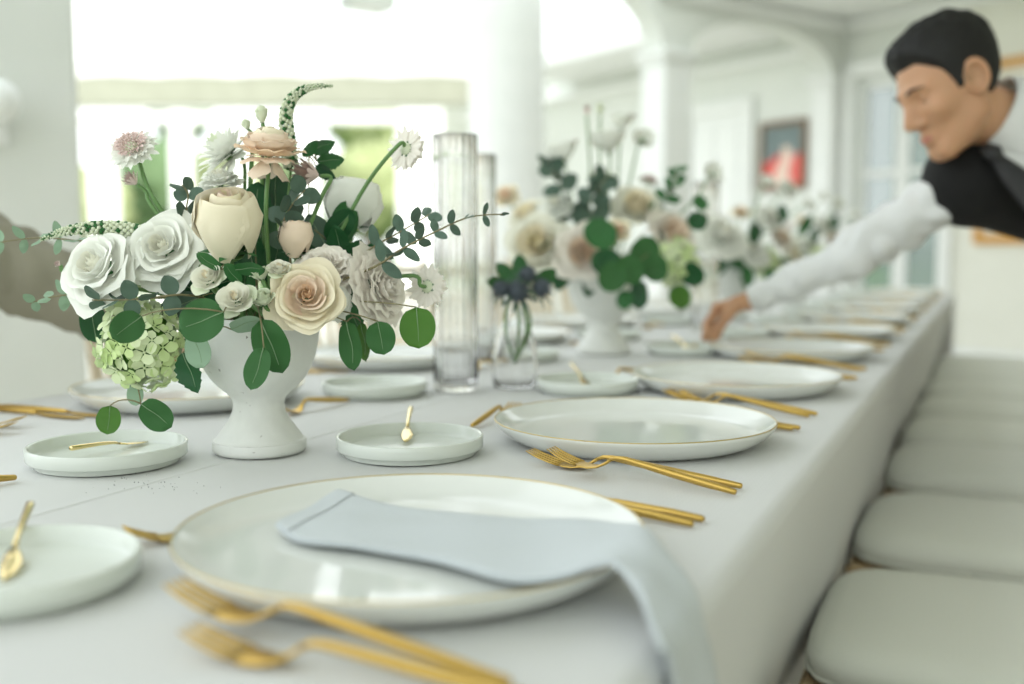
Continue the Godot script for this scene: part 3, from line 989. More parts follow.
func settings() -> void:
	var charger := make_charger()
	var side := make_side_plate()
	var fork := make_fork(M.gold)
	var small_fork := make_fork(M.gold, 0.15)
	var knife := make_knife(M.gold)
	var spoon := make_spoon(M.gold)
	var spread := make_spreader(M.pale_gold)
	var e := 0.0014                                         # lies on the cloth
	# ---- right-hand side
	var rx := [-0.371, -0.373, -0.362]
	var rz := [-0.636, -1.152, -1.635, -2.16, -2.68, -3.2, -3.72, -4.24, -4.76, -5.26]
	for i in rz.size():
		var c := Vector3(rx[i] if i < 3 else -0.366, TOP + 0.0012, rz[i])
		var o := copy(charger, "charger_plate")
		o.position = c
		if i == 0:
			o.scale = Vector3(1.02, 1.0, 1.02)
		tag(o, "white gilt-rimmed charger plate under the grey napkin" if i == 0 else "empty white charger plate, %s beyond the napkin's plate" % ORD[i - 1], "plate", "" if i < 2 else "charger plates along the waiter's side")
		var w: String = "beside the napkin's plate" if i == 0 else "beside the %s plate beyond the napkin" % ORD[i - 1]
		var g: String = "forks of the napkin's setting" if i == 0 else "forks of the %s setting beyond the napkin" % ORD[i - 1]
		var f := [[Vector3(-0.073, 0, 0.155), Vector3(0.167, 0, 0.187)], [Vector3(-0.055, 0, 0.178), Vector3(0.158, 0, 0.203)]]
		if i == 0:
			f = [[on(172, 579, TOP + 0.0275) - c, on(510, 684, TOP + 0.004) - c], [on(188, 629, TOP + 0.0135) - c, on(420, 684, TOP + 0.004) - c]]
			f[1][1] = f[1][0] + (f[1][1] - f[1][0]).normalized() * 0.215
		elif i == 1:
			f = [[on(530, 451, TOP + 0.0135) - c, on(742, 488, TOP + 0.003) - c], [on(550, 449, TOP + 0.0255) - c, on(736, 494, TOP + 0.003) - c]]
		elif i == 2:
			f = [[on(665, 390, TOP + 0.0135) - c, on(817, 415, TOP + 0.003) - c], [on(680, 391, TOP + 0.0255) - c, on(809, 417, TOP + 0.003) - c]]
		for n in 2:                                         # the outer fork rests its tines on the inner one
			var q: Array = f[n]
			cutlery(fork, "dinner_fork", tabled(c + q[0], e + (0.012 if (n == 1) == (i > 0) else 0.0)), tabled(c + q[1], e), 0.22, ["inner", "outer"][n] + " brushed gold fork lying " + w, "fork", g)
		w = "tucked beyond the napkin's plate" if i == 0 else "just past the %s plate beyond the napkin" % ORD[i - 1]
		g = "knives further along the waiter's side" if i > 1 else ""
		var ke := tabled(c + Vector3(0.163, 0, -0.197), e)
		var se := tabled(c + Vector3(0.155, 0, -0.183), e)
		if i == 0:
			ke = tabled(on(704, 521, TOP + 0.003), e)
			se = tabled(on(693, 526, TOP + 0.003), e)
		elif i == 1:
			ke = tabled(on(800, 429, TOP + 0.003), e)
			se = tabled(on(793, 430, TOP + 0.003), e)
		cutlery(knife, "dinner_knife", ke + Vector3(-0.221, 0, -0.045), ke, 0.23, "brushed gold knife lying " + w, "knife", g)
		g = "spoons further along the waiter's side" if i > 1 else ""
		cutlery(spoon, "table_spoon", se + Vector3(-0.206, 0, -0.034), se, 0.212, "brushed gold spoon lying " + w, "spoon", g)
		g = "dessert forks further along the waiter's side" if i > 1 else ""
		var dt := tabled(c + Vector3(-0.215, 0, 0.0), e)
		var de := dt + Vector3(0.01, 0, -0.14)
		if i == 0:
			dt = tabled(on(124, 530, TOP + 0.0135), e)
			de = dt + Vector3(0.085, 0, -0.115)
		elif i == 1:
			de = tabled(on(472, 427, TOP + 0.003), e)
			dt = de + Vector3(-0.005, 0, -0.14)
		cutlery(small_fork, "dessert_fork", dt, de, 0.15, "small gold dessert fork at the head of " + ("the napkin's plate" if i == 0 else "the %s plate beyond the napkin" % ORD[i - 1]), "fork", g)
	var sp := [[on(14, 564, TOP + 0.016), on(4, 582, TOP + 0.008), on(31, 509, TOP + 0.024)], [on(410, 440, TOP + 0.015), on(405, 443, TOP + 0.009), on(411, 411, TOP + 0.024)], [on(587, 382, TOP + 0.015), on(588, 388, TOP + 0.009), on(571, 366, TOP + 0.024)], [on(684, 347, TOP + 0.015), on(690, 350, TOP + 0.009), on(672, 338, TOP + 0.024)],
		[Vector3(-0.565, 0, -2.56)], [Vector3(-0.565, 0, -3.08)], [Vector3(-0.565, 0, -3.60)], [Vector3(-0.565, 0, -4.12)], [Vector3(-0.565, 0, -4.64)], [Vector3(-0.565, 0, -5.16)]]
	var slab := ["small white side plate beside the gold dessert fork tip", "small white side plate next to the flower urn's foot", "small white side plate near the thistle bottle", "small white side plate under the waiter's hand"]
	for i in sp.size():
		var o := copy(side, "side_plate")
		o.position = tabled(sp[i][0], 0.0012)
		tag(o, slab[i] if i < 4 else "small white side plate, %s past the waiter's hand" % ORD[i - 4], "plate", "" if i < 4 else "side plates far along the waiter's side")
		if sp[i].size() > 1:
			cutlery(spread, "butter_spreader", sp[i][1], sp[i][2], 0.12, "pale gold butter spreader on the " + ["side plate by the dessert fork tip", "side plate next to the urn's foot", "side plate near the thistle bottle", "side plate under the waiter's hand"][i], "knife", "")
	# ---- left-hand side, seen across the table
	var lz := [-1.172, -1.71, -2.24, -2.77, -3.3, -3.83, -4.36, -4.9]
	for i in lz.size():
		var o := copy(charger, "charger_plate")
		o.position = Vector3(-1.056, TOP + 0.0012, lz[i])
		tag(o, "white gilt-rimmed charger plate behind the hydrangea" if i == 0 else "white charger plate, garden side, %s past the hydrangea" % ORD[i - 1], "plate", "" if i == 0 else "charger plates on the garden side")
		var s2 := copy(side, "side_plate")
		s2.position = Vector3(-0.849, TOP + 0.0012, lz[i] - 0.173)
		tag(s2, "small white side plate behind the urn, before the glass cylinders" if i == 0 else "small white side plate, garden side, %s past the urn" % ORD[i - 1], "plate", "" if i == 0 else "side plates on the garden side")
		var base := Vector3(-1.256, TOP + e, lz[i] + 0.172)
		var w := "lying before the charger plate behind the hydrangea" if i == 0 else "beside the %s garden-side plate past the hydrangea" % ORD[i - 1]
		cutlery(knife, "dinner_knife", base + Vector3(0.223, 0, -0.01), base, 0.23, "brushed gold knife " + w, "knife", "" if i == 0 else "knives on the garden side")
		cutlery(knife, "fish_knife", base + Vector3(0.19, 0, 0.018), base + Vector3(-0.03, 0, 0.014), 0.23, "second, nearer gold knife " + w, "knife", "" if i == 0 else "second knives on the garden side")
		cutlery(small_fork, "dessert_fork", Vector3(-0.85, TOP + e, lz[i] + 0.065), Vector3(-0.838, TOP + e, lz[i] - 0.085), 0.15, "small gold dessert fork " + ("beside the urn's foot" if i == 0 else "of the %s garden-side setting past the hydrangea" % ORD[i - 1]), "fork", "" if i == 0 else "dessert forks on the garden side")
	var s3 := copy(side, "side_plate")
	s3.position = tabled(on(108, 448, TOP + 0.016), 0.0012)
	tag(s3, "small white side plate below the hydrangea, spreader laid across it", "plate")
	cutlery(spread, "butter_spreader", on(148, 443, TOP + 0.0085), on(70, 453, TOP + 0.014), 0.12, "pale gold butter spreader lying in the plate below the hydrangea", "knife", "")
	for q in [[Vector2(22, 418), 0.0], [Vector2(13, 424), 0.02]]:
		var t := tabled(on(q[0].x, q[0].y, TOP + 0.0135), e)
		cutlery(fork, "dinner_fork", t, t + Vector3(-0.21, 0, 0.03 + q[1]), 0.22, ("farther" if q[1] == 0.0 else "nearer") + " gold fork whose tines show beside the hydrangea's side plate", "fork", "forks by the hydrangea's side plate")
	var hd := tabled(on(16, 479, TOP + 0.003), e)
	cutlery(small_fork, "dessert_fork", hd + Vector3(-0.02, 0, 0.15), hd, 0.15, "small gold dessert fork handle pointing at the hydrangea's side plate", "fork", "")
	for p in [charger, side, fork, small_fork, knife, spoon, spread]:
		p.free()


# ------------------------------------------------------------------ napkin
func on_x(x: float, y: float, wx: float) -> Vector3:
	var r := ray(x, y)
	return EYE + r * ((wx - EYE.x) / r.x)

func napkin() -> void:
	# a long folded napkin lying across the plate, over its rim and down the side of the table; two edges, lofted
	var far := [on(338, 492, 0.7715), on(372, 503, 0.7705), on(430, 512, 0.770), on(500, 518, 0.771), on(560, 522, 0.774), on(610, 524, 0.780), on(641, 527, 0.7865), on(664, 552, 0.7815), Vector3(-0.162, 0.767, -0.612), on_x(703, 625, -0.150), on_x(713, 676, -0.149)]
	var near := [on(275, 527, 0.767), on(300, 541, 0.766), on(360, 550, 0.766), on(430, 562, 0.7665), on(500, 580, 0.7675), on(560, 578, 0.774), on(609, 567, 0.786), on(631, 586, 0.7815), on_x(648, 617, -0.163), on_x(659, 650, -0.151), on_x(670, 680, -0.149)]
	far.append_array([Vector3(-0.148, 0.58, -0.680), Vector3(-0.148, 0.44, -0.690)])
	near.append_array([Vector3(-0.148, 0.60, -0.578), Vector3(-0.148, 0.44, -0.585)])
	var A := spline(far, 8)
	var B := spline(near, 8)
	var n := A.size() - 1
	var o := thing("napkin", "long folded blue grey napkin draped from charger plate over the table edge", "napkin")
	var strip := func(thick: float, lift: float, e0: float, e1: float, v0: float, v1: float) -> ArrayMesh:
		var f := func(u: float, v: float) -> Vector3:
			var k := lerpf(v0, v1, v) * n
			var a := int(clampf(floorf(k), 0, n - 1))
			var p0: Vector3 = A[a].lerp(A[a + 1], k - a)
			var p1: Vector3 = B[a].lerp(B[a + 1], k - a)
			var q := mini(a + 2, n)
			var t: Vector3 = ((A[q] - A[maxi(a - 1, 0)]) + (B[q] - B[maxi(a - 1, 0)])).normalized()
			var nr := (p1 - p0).cross(t).normalized()
			var ang := u * TAU
			var cz := clampf(cos(ang) * 1.15, -1.0, 1.0)
			var sy := clampf(sin(ang) * 2.2, -1.0, 1.0)
			var w := lerpf(e0, e1, (cz + 1.0) / 2.0)
			var soft := 0.0008 * sin(w * 9.0 + k * 0.23) + 0.0006 * sin(k * 0.41 - w * 4.0)
			return p0.lerp(p1, w) + nr * (lift + soft + thick * 0.5 * sy)
		return grid(36, 110, f, true)
	part(strip.call(0.0012, 0.0004, 0.0, 1.0, 0.0, 1.0), "lower_layer", M.napkin, o)
	part(strip.call(0.0012, 0.0020, 0.012, 0.985, 0.006, 0.99), "upper_layer", M.napkin, o)
	part(strip.call(0.0010, 0.0029, 0.014, 0.983, 0.006, 0.050), "hem", M.napkin, o)


# ------------------------------------------------------------------ glassware
func fluted(h: float, r: float, ribs: int) -> ArrayMesh:
	var prof := [Vector2(0.0, 0.0), Vector2(0.9, 0.0), Vector2(1.0, 0.004)]
	for i in 9:
		prof.append(Vector2(1.0, lerpf(0.01, h - 0.002, i / 8.0)))
	prof.append_array([Vector2(0.97, h), Vector2(0.94, h - 0.002)])
	for i in 7:
		prof.append(Vector2(0.93, lerpf(h - 0.005, 0.016, i / 6.0)))
	prof.append_array([Vector2(0.8, 0.012), Vector2(0.0, 0.011)])
	var f := func(u: float, v: float) -> Vector3:
		var i := int(round(v * (prof.size() - 1)))
		var p: Vector2 = prof[i]
		var rib := 0.032 * cos(u * TAU * ribs) if i >= 2 and i <= 12 else 0.0
		var q := r * (p.x + rib)
		if p.x == 0.0:
			q = 0.0
		return Vector3(q * sin(u * TAU), p.y, q * cos(u * TAU))
	return grid(ribs * 8, prof.size() - 1, f, true)

func glassware() -> void:
	var cyl := fluted(0.395, 0.034, 20)
	var spots := [[456, 391, "clear fluted glass cylinder vase nearest the flower urn"], [478, 366, "clear fluted glass cylinder vase before the round column"], [704, 331, "clear fluted glass cylinder vase beside the waiter's hand"]]
	for s in spots:
		var o := thing("glass_cylinder", s[2], "vase", tabled(on(s[0], s[1], TOP), 0.0012))
		part(cyl, "glass_wall", M.glass, o)
	# bottle for the thistle
	var b := thing("bottle_vase", "small clear glass bottle vase holding the grey thistles", "vase", tabled(on(515, 388, TOP), 0.0012))
	part(lathe([Vector2(0, 0), Vector2(0.030, 0), Vector2(0.034, 0.003), Vector2(0.036, 0.02), Vector2(0.036, 0.05), Vector2(0.031, 0.08), Vector2(0.020, 0.105), Vector2(0.014, 0.12), Vector2(0.0135, 0.15), Vector2(0.0155, 0.156), Vector2(0.0150, 0.158), Vector2(0.0125, 0.154),
		Vector2(0.0115, 0.148), Vector2(0.0115, 0.122), Vector2(0.017, 0.105), Vector2(0.028, 0.08), Vector2(0.033, 0.05), Vector2(0.033, 0.02), Vector2(0.030, 0.007), Vector2(0, 0.006)], 40), "glass_wall", M.glass, b)


# ------------------------------------------------------------------ flowers
# one petal as a patch of a cup: base, middle and top radius, start height, height, half angle, lip, ruffle, number of ruffles, tuck, roundness of its tip
func petal(rb: float, rm: float, rt: float, y0: float, h: float, a: float, lip := 0.0, ruf := 0.0, rn := 3.0, tuck := 0.06, tr := 0.3, jag := 0.0, nu := 10, nv := 8) -> ArrayMesh:
	var f := func(uu: float, vv: float) -> Vector3:
		var u := uu * 2.0 - 1.0
		var v := vv * (1.0 - tr * pow(absf(u), 2.2)) * (1.0 - jag * absf(fposmod(u * rn * 2.0, 1.0) - 0.5) * 2.0 * vv)
		var wide := a * (0.30 + 0.70 * sin(minf(vv * 2.0, PI / 2)))
		var r := (1 - v) * (1 - v) * rb + 2 * v * (1 - v) * rm + v * v * rt
		r = lerpf(r, rb + (rm - rb) * 2.0 * v, 0.25) if v < 0.5 else r
		var y := y0 + h * (0.35 * v + 0.65 * sin(v * PI / 2) if rt < rm * 1.05 else v * v * 0.4 + v * 0.6)
		var t := clampf((v - 0.68) / 0.32, 0.0, 1.0)
		r += lip * t * t + tuck * u * (0.3 + v)
		y -= lip * 0.55 * t * t * t
		r += ruf * v * v * sin(rn * u * PI)
		y += ruf * 0.7 * v * v * cos(rn * 1.3 * u * PI + 0.7)
		var ang := u * wide
		return Vector3(r * sin(ang), y, r * cos(ang))
	return grid(nu, nv, f)

func add_rings(o: Node3D, rings: Array, called := "petal") -> void:
	var ph := 0.3
	for R in rings:
		var n: int = R[0]
		var variants := []
		for k in 2:
			var j := 1.0 + 0.06 * (k * 2 - 1)
			variants.append(petal(R[1], R[2], R[3] * j, R[4], R[5] * (2.0 - j), R[6], R[7] * j, R[8], R[9] + 0.4 * k, R[10], R[11], R[13] if R.size() > 13 else 0.0))
		for i in n:
			var b := Basis(Vector3.UP, ph + TAU * i / n + 0.13 * sin(i * 5.1 + ph * 3.0))
			b = b * Basis(Vector3.RIGHT, 0.06 * sin(i * 3.7 + ph))
			part(variants[i % 2], called, M["petal_" + R[12]], o, Transform3D(b, Vector3.ZERO))
		ph += 2.399 / n * 1.7 + 0.5

func calyx(o: Node3D, r: float, sep := 5, down := false) -> void:
	part(lathe([Vector2(0, -0.14), Vector2(r * 0.4, -0.12), Vector2(r * 0.9, -0.03), Vector2(r, 0.0), Vector2(r * 0.6, 0.02), Vector2(0, 0.02)], 14), "calyx", M.stem, o)
	var lf := leaf_mesh(1.0, 0.36, 0.2, -0.5 if down else 0.5, 0.8, 0.9)
	for i in sep:
		var b := Basis(Vector3.UP, TAU * i / sep) * Basis(Vector3.RIGHT, deg_to_rad(105.0 if down else 62.0))
		part(lf, "sepal", M.leaf_mid, o, Transform3D(b.scaled(Vector3.ONE * r * 2.4), Vector3(0, 0.0, 0)))

func leaf_mesh(len_: float, width: float, fold := 0.15, curl := 0.12, pk := 0.85, pp := 0.7, serr := 0, nu := 6, nv := 12) -> ArrayMesh:
	var f := func(uu: float, v: float) -> Vector3:
		var u := uu * 2.0 - 1.0
		var hw := width * 0.5 * pow(maxf(sin(PI * pow(v, pk)), 0.0), pp)
		if serr > 0:
			hw *= 1.0 - 0.22 * fposmod(v * serr, 1.0)
		return Vector3(u * hw, v * len_, fold * absf(u) * hw + curl * len_ * (v * v - v * 0.3) + 0.02 * len_ * sin(v * 9.0 + u * 2.0))
	return grid(nu, nv * (2 if serr > 0 else 1), f)

func base_proto(kind: String) -> Node3D:
	var o := Node3D.new()
	proto[kind] = o
	return o

func rosette(kind: String, c: Array, open: float, tall: float, green := true) -> void:
	# c: colours of the rings from the heart outwards
	var o := base_proto(kind)
	add_rings(o, [
		[3, 0.03, 0.13, 0.07, 0.30 * tall, 0.55 * tall, 1.7, 0.00, 0.0, 2.0, 0.05, 0.15, c[0]],
		[3, 0.05, 0.22, 0.16, 0.24 * tall, 0.62 * tall, 1.5, 0.02, 0.0, 2.0, 0.06, 0.15, c[0]],
		[4, 0.06, 0.33, 0.27 + 0.06 * open, 0.17 * tall, 0.68 * tall, 1.2, 0.03, 0.01, 2.0, 0.07, 0.2, c[1]],
		[4, 0.08, 0.46, 0.38 + 0.14 * open, 0.10 * tall, 0.72 * tall, 1.1, 0.05, 0.01, 2.0, 0.08, 0.22, c[1]],
		[5, 0.10, 0.60, 0.50 + 0.22 * open, 0.05 * tall, 0.72 * tall, 1.0, 0.07, 0.015, 2.0, 0.08, 0.25, c[2]],
		[5, 0.12, 0.76, 0.66 + 0.26 * open, 0.0, (0.74 - 0.18 * open) * tall, 0.95, 0.10, 0.02, 2.0, 0.08, 0.3, c[2]],
		[5, 0.12, 0.88, 0.74 + 0.34 * open, -0.02, (0.70 - 0.30 * open) * tall, 0.85, 0.14, 0.03, 2.0, 0.06, 0.35, c[3]],
	])
	if green:
		calyx(o, 0.2, 5)

func flower_protos() -> void:
	for c in [["cream_rose", "peach", "butter", "cream"], ["peach_bud", "apricot", "peach", "peach"], ["white_rose", "ivory", "ivory", "white"]]:
		var cr := base_proto(c[0])
		add_rings(cr, [
			[3, 0.10, 0.36, 0.14, 0.25, 1.28, 1.7, 0.02, 0.0, 2.0, 0.05, 0.12, c[1]],
			[3, 0.14, 0.56, 0.28, 0.18, 1.34, 1.6, 0.04, 0.0, 2.0, 0.06, 0.12, c[2]],
			[4, 0.18, 0.78, 0.42, 0.12, 1.38, 1.4, 0.06, 0.01, 2.0, 0.08, 0.15, c[3]],
			[3, 0.38, 0.98, 0.50, 0.06, 1.44, 1.35, 0.09, 0.01, 1.5, 0.09, 0.2, c[3]],
			[3, 0.48, 1.12, 0.54, 0.0, 1.50, 1.3, 0.12, 0.015, 1.5, 0.08, 0.25, c[3]],
			[3, 0.52, 1.20, 0.60, -0.02, 1.46, 1.2, 0.15, 0.02, 1.5, 0.06, 0.3, c[3]]])
		calyx(cr, 0.36, 5)
	rosette("peach_rose", ["apricot", "peach", "cream", "cream"], 0.7, 0.95)
	rosette("ivory_rose", ["cream", "cream", "ivory", "ivory"], 0.5, 1.1)
	rosette("spray_rose", ["cream", "ivory", "ivory", "greenish"], 0.9, 1.0)
	rosette("green_bud", ["greenish", "greenish", "greenish", "greenish"], 0.1, 1.5)
	rosette("blush_rose", ["peach", "peach", "blush", "blush"], 0.7, 1.0)
	rosette("pale_peony", ["butter", "cream", "ivory", "ivory"], 0.6, 1.05)
	# white lisianthus: loose ruffled bowl
	var o := base_proto("white_lisianthus")
	add_rings(o, [
		[3, 0.02, 0.14, 0.05, 0.20, 0.56, 1.7, 0.00, 0.0, 2.0, 0.03, 0.1, "ivory"],
		[3, 0.04, 0.28, 0.20, 0.16, 0.62, 1.6, 0.03, 0.02, 2.0, 0.05, 0.15, "ivory"],
		[4, 0.06, 0.46, 0.40, 0.10, 0.66, 1.3, 0.06, 0.03, 2.0, 0.07, 0.18, "white"],
		[4, 0.08, 0.70, 0.66, 0.05, 0.62, 1.2, 0.12, 0.04, 1.8, 0.08, 0.2, "white"],
		[5, 0.10, 0.90, 0.88, 0.0, 0.46, 1.05, 0.16, 0.05, 1.8, 0.08, 0.22, "white"],
		[5, 0.10, 0.95, 1.04, -0.04, 0.24, 1.0, 0.18, 0.06, 2.0, 0.07, 0.24, "white"]])
	calyx(o, 0.16, 5)
	# ranunculus: many thin layers, wide skirts
	o = base_proto("peach_ranunculus")
	add_rings(o, [
		[4, 0.05, 0.26, 0.08, 0.30, 0.62, 1.4, 0.0, 0.0, 2.0, 0.04, 0.1, "cream"],
		[5, 0.08, 0.44, 0.20, 0.24, 0.66, 1.2, 0.01, 0.01, 2.0, 0.05, 0.1, "cream"],
		[6, 0.10, 0.64, 0.36, 0.18, 0.66, 1.0, 0.03, 0.02, 2.0, 0.06, 0.15, "cream"],
		[6, 0.12, 0.86, 0.56, 0.12, 0.62, 0.95, 0.07, 0.03, 2.2, 0.06, 0.2, "peach"],
		[6, 0.14, 1.00, 0.78, 0.06, 0.52, 0.85, 0.12, 0.05, 2.4, 0.06, 0.25, "peach"],
		[6, 0.14, 0.98, 0.98, 0.0, 0.34, 0.85, 0.14, 0.06, 2.5, 0.06, 0.3, "apricot"]])
	add_rings(o, [[4, 0.10, 0.60, 0.90, -0.02, -0.10, 0.9, 0.10, 0.07, 2.0, 0.05, 0.3, "peach"], [3, 0.08, 0.44, 0.62, -0.05, -0.66, 1.0, 0.06, 0.06, 2.0, 0.05, 0.3, "peach"]], "skirt_petal")
	calyx(o, 0.12, 4, true)
	# carnations: jagged, crowded
	for c in [["blush_carnation", "blush", "blush"], ["white_carnation", "white", "ivory"]]:
		o = base_proto(c[0])
		add_rings(o, [
			[4, 0.02, 0.14, 0.06, 0.25, 0.56, 1.4, 0.02, 0.02, 3.0, 0.04, 0.1, c[2], 0.06],
			[5, 0.04, 0.28, 0.22, 0.20, 0.60, 1.1, 0.06, 0.04, 3.0, 0.06, 0.1, c[2], 0.07],
			[6, 0.05, 0.48, 0.44, 0.16, 0.56, 0.95, 0.10, 0.05, 3.0, 0.08, 0.12, c[1], 0.07],
			[7, 0.06, 0.68, 0.66, 0.12, 0.46, 0.85, 0.14, 0.055, 3.0, 0.08, 0.14, c[1], 0.07],
			[7, 0.08, 0.82, 0.86, 0.06, 0.30, 0.8, 0.16, 0.06, 3.0, 0.08, 0.16, c[1], 0.07],
			[7, 0.08, 0.86, 1.0, 0.0, 0.10, 0.75, 0.16, 0.06, 3.0, 0.08, 0.16, c[1], 0.07]])
		calyx(o, 0.15, 4)
	# chrysanthemum: overlapping narrow rays
	o = base_proto("white_chrysanthemum")
	add_rings(o, [
		[10, 0.04, 0.14, 0.12, 0.25, 0.55, 0.5, 0.02, 0.0, 1.0, 0.02, 0.5, "greenish"],
		[12, 0.06, 0.30, 0.36, 0.20, 0.55, 0.48, 0.05, 0.01, 1.0, 0.02, 0.6, "white"],
		[13, 0.08, 0.46, 0.62, 0.14, 0.46, 0.40, 0.08, 0.01, 1.0, 0.02, 0.6, "white"],
		[14, 0.10, 0.58, 0.84, 0.08, 0.32, 0.35, 0.08, 0.01, 1.0, 0.02, 0.6, "white"],
		[15, 0.10, 0.64, 1.0, 0.02, 0.12, 0.31, 0.06, 0.01, 1.0, 0.02, 0.6, "white"],
		[15, 0.10, 0.60, 0.98, -0.04, -0.12, 0.31, 0.04, 0.01, 1.0, 0.02, 0.6, "white"]])
	calyx(o, 0.2, 6)
	# scabiosa: flat ruffled ring and a pin cushion
	for c in [["pink_scabiosa", "pink", "white"], ["white_scabiosa", "white", "blush"]]:
		o = base_proto(c[0])
		add_rings(o, [
			[13, 0.10, 0.40, 0.66, 0.10, 0.30, 0.30, 0.06, 0.05, 2.0, 0.03, 0.15, c[1], 0.25],
			[12, 0.12, 0.55, 0.88, 0.04, 0.18, 0.42, 0.08, 0.06, 2.0, 0.03, 0.2, c[2], 0.3],
			[12, 0.12, 0.60, 1.02, -0.02, -0.08, 0.42, 0.10, 0.07, 2.0, 0.03, 0.2, c[2], 0.35]])
		var dome := start()
		var pin := lathe([Vector2(0, 0), Vector2(0.012, 0), Vector2(0.010, 0.22), Vector2(0.032, 0.25), Vector2(0.030, 0.29), Vector2(0, 0.31)], 6)
		for i in 70:
			var q := (i + 0.5) / 70.0
			var th := acos(1.0 - q * 0.75)
			var b := Basis(Vector3.UP, i * 2.399963) * Basis(Vector3.RIGHT, th)
			dome.append_from(pin, 0, Transform3D(b, b * Vector3(0, 0.26, 0) + Vector3(0, 0.02, 0)))
		var dm := part(dome.commit(), "pin_cushion", M["petal_" + c[1]], o)
		dm.set_meta("kind", "stuff")
		part(lathe(ball(0.27, 0.04, 8), 14), "flower_head", M.petal_greenish, o)
		calyx(o, 0.17, 9, true)
	# poppy-like cups on bare stems
	for c in [["white_poppy", "white", "greenish"], ["brown_poppy", "white", "rose_brown"]]:
		o = base_proto(c[0])
		add_rings(o, [
			[4, 0.06, 0.66, 0.62, 0.0, 0.95, 0.95, 0.05, 0.04, 2.0, 0.05, 0.3, c[1]],
			[3, 0.06, 0.76, 0.80, -0.03, 0.90, 1.05, 0.08, 0.04, 2.0, 0.05, 0.3, c[1]]])
		if c[0] == "brown_poppy":
			add_rings(o, [[1, 0.06, 0.82, 0.84, -0.03, 1.0, 1.1, 0.1, 0.04, 2.0, 0.05, 0.3, "rose_brown"]], "brown_petal")
		part(lathe(ball(0.2, 0.3, 8), 12), "seed_head", M.leaf_green, o)
		calyx(o, 0.1, 3)
	# hydrangea: crowd of four-petalled florets
	o = base_proto("green_hydrangea")
	var fl := []
	for k in 3:
		var st := start()
		var pm := petal(0.01, 0.10, 0.17, 0.0, 0.05 + 0.02 * k, 0.75, 0.03, 0.01, 1.0, 0.01, 0.35, 0.0, 4, 4)
		for i in 4:
			st.append_from(pm, 0, Transform3D(Basis(Vector3.UP, TAU * i / 4), Vector3.ZERO))
		st.append_from(lathe(ball(0.022, 0.012, 4), 6), 0, Transform3D.IDENTITY)
		fl.append(st.commit())
	for i in 96:
		var q := (i + 0.5) / 96.0
		var th := acos(1.0 - q * 1.85)
		var b := Basis(Vector3.UP, i * 2.399963) * Basis(Vector3.RIGHT, th)
		b = b * Basis(Vector3(sin(i * 1.3), 0, cos(i * 2.1)).normalized(), 0.45 * sin(i * 4.7)) * Basis(Vector3.UP, i * 1.1)
		var dir := Basis(Vector3.UP, i * 2.399963) * Basis(Vector3.RIGHT, th) * Vector3.UP
		part(fl[i % 3], "floret", M.petal_lime if i % 5 < 2 else M.petal_lime_pale, o, Transform3D(b.scaled(Vector3.ONE * (1.35 + 0.25 * sin(i * 2.7))), dir * (0.86 + 0.09 * sin(i * 3.3)) + Vector3(0, 0.9, 0)))
	var core := part(lump(Vector3.ONE * 0.74, 0.25, 9, 20, 14), "inner_florets", M.leaf_green, o, Transform3D(Basis(), Vector3(0, 0.9, 0)))
	core.set_meta("kind", "stuff")
	# dried astrantia
	o = base_proto("dried_astrantia")
	add_rings(o, [
		[12, 0.04, 0.16, 0.30, 0.1, 0.9, 0.40, 0.05, 0.0, 1.0, 0.01, 0.7, "rose_brown"],
		[14, 0.05, 0.22, 0.50, 0.05, 0.8, 0.36, 0.05, 0.0, 1.0, 0.01, 0.7, "rose_brown"],
		[12, 0.05, 0.24, 0.60, 0.0, 0.6, 0.32, 0.05, 0.0, 1.0, 0.01, 0.7, "pink"]], "bract")
	# thistle
	o = base_proto("grey_thistle")
	var sp := start()
	var cone := lathe([Vector2(0.05, 0), Vector2(0.03, 0.1), Vector2(0.0, 0.2)], 5)
	for i in 60:
		var th := acos(1.0 - (i + 0.5) / 60.0 * 1.6)
		var b := Basis(Vector3.UP, i * 2.399963) * Basis(Vector3.RIGHT, th)
		sp.append_from(cone, 0, Transform3D(b, b * Vector3(0, 0.36, 0) + Vector3(0, 0.3, 0)))
	sp.append_from(lathe(ball(0.38, 0.3, 8), 14), 0, Transform3D.IDENTITY)
	part(sp.commit(), "spiny_head", M.thistle, o)
	var br := leaf_mesh(1.0, 0.22, 0.3, 0.25, 0.7, 0.8, 4)
	for i in 9:
		part(br, "bract", M.leaf_grey, o, Transform3D(Basis(Vector3.UP, TAU * i / 9) * Basis(Vector3.RIGHT, deg_to_rad(78)), Vector3.ZERO))

# rises of the middle of each bloom over its base, in bloom radii
const MIDDLE := {"white_rose": 0.72, "cream_rose": 0.72, "peach_rose": 0.45, "ivory_rose": 0.5, "peach_bud": 0.7, "spray_rose": 0.4, "green_bud": 0.6, "blush_rose": 0.4, "pale_peony": 0.5, "white_lisianthus": 0.35, "peach_ranunculus": 0.2, "blush_carnation": 0.4, "white_carnation": 0.4, "white_chrysanthemum": 0.3,
	"pink_scabiosa": 0.15, "white_scabiosa": 0.1, "white_poppy": 0.45, "brown_poppy": 0.45, "green_hydrangea": 0.9, "dried_astrantia": 0.4, "grey_thistle": 0.3}

# a point on the lip of the vase, on the side the stem leaves it
func over_lip(foot: Vector3, target: Vector3) -> Vector3:
	var d := Vector3(target.x - foot.x, 0, target.z - foot.z)
	return Vector3(foot.x, foot.y, foot.z) + d.limit_length(lip_r) + Vector3(0, lip_h, 0)

var lip_r := 0.03
var lip_h := 0.062

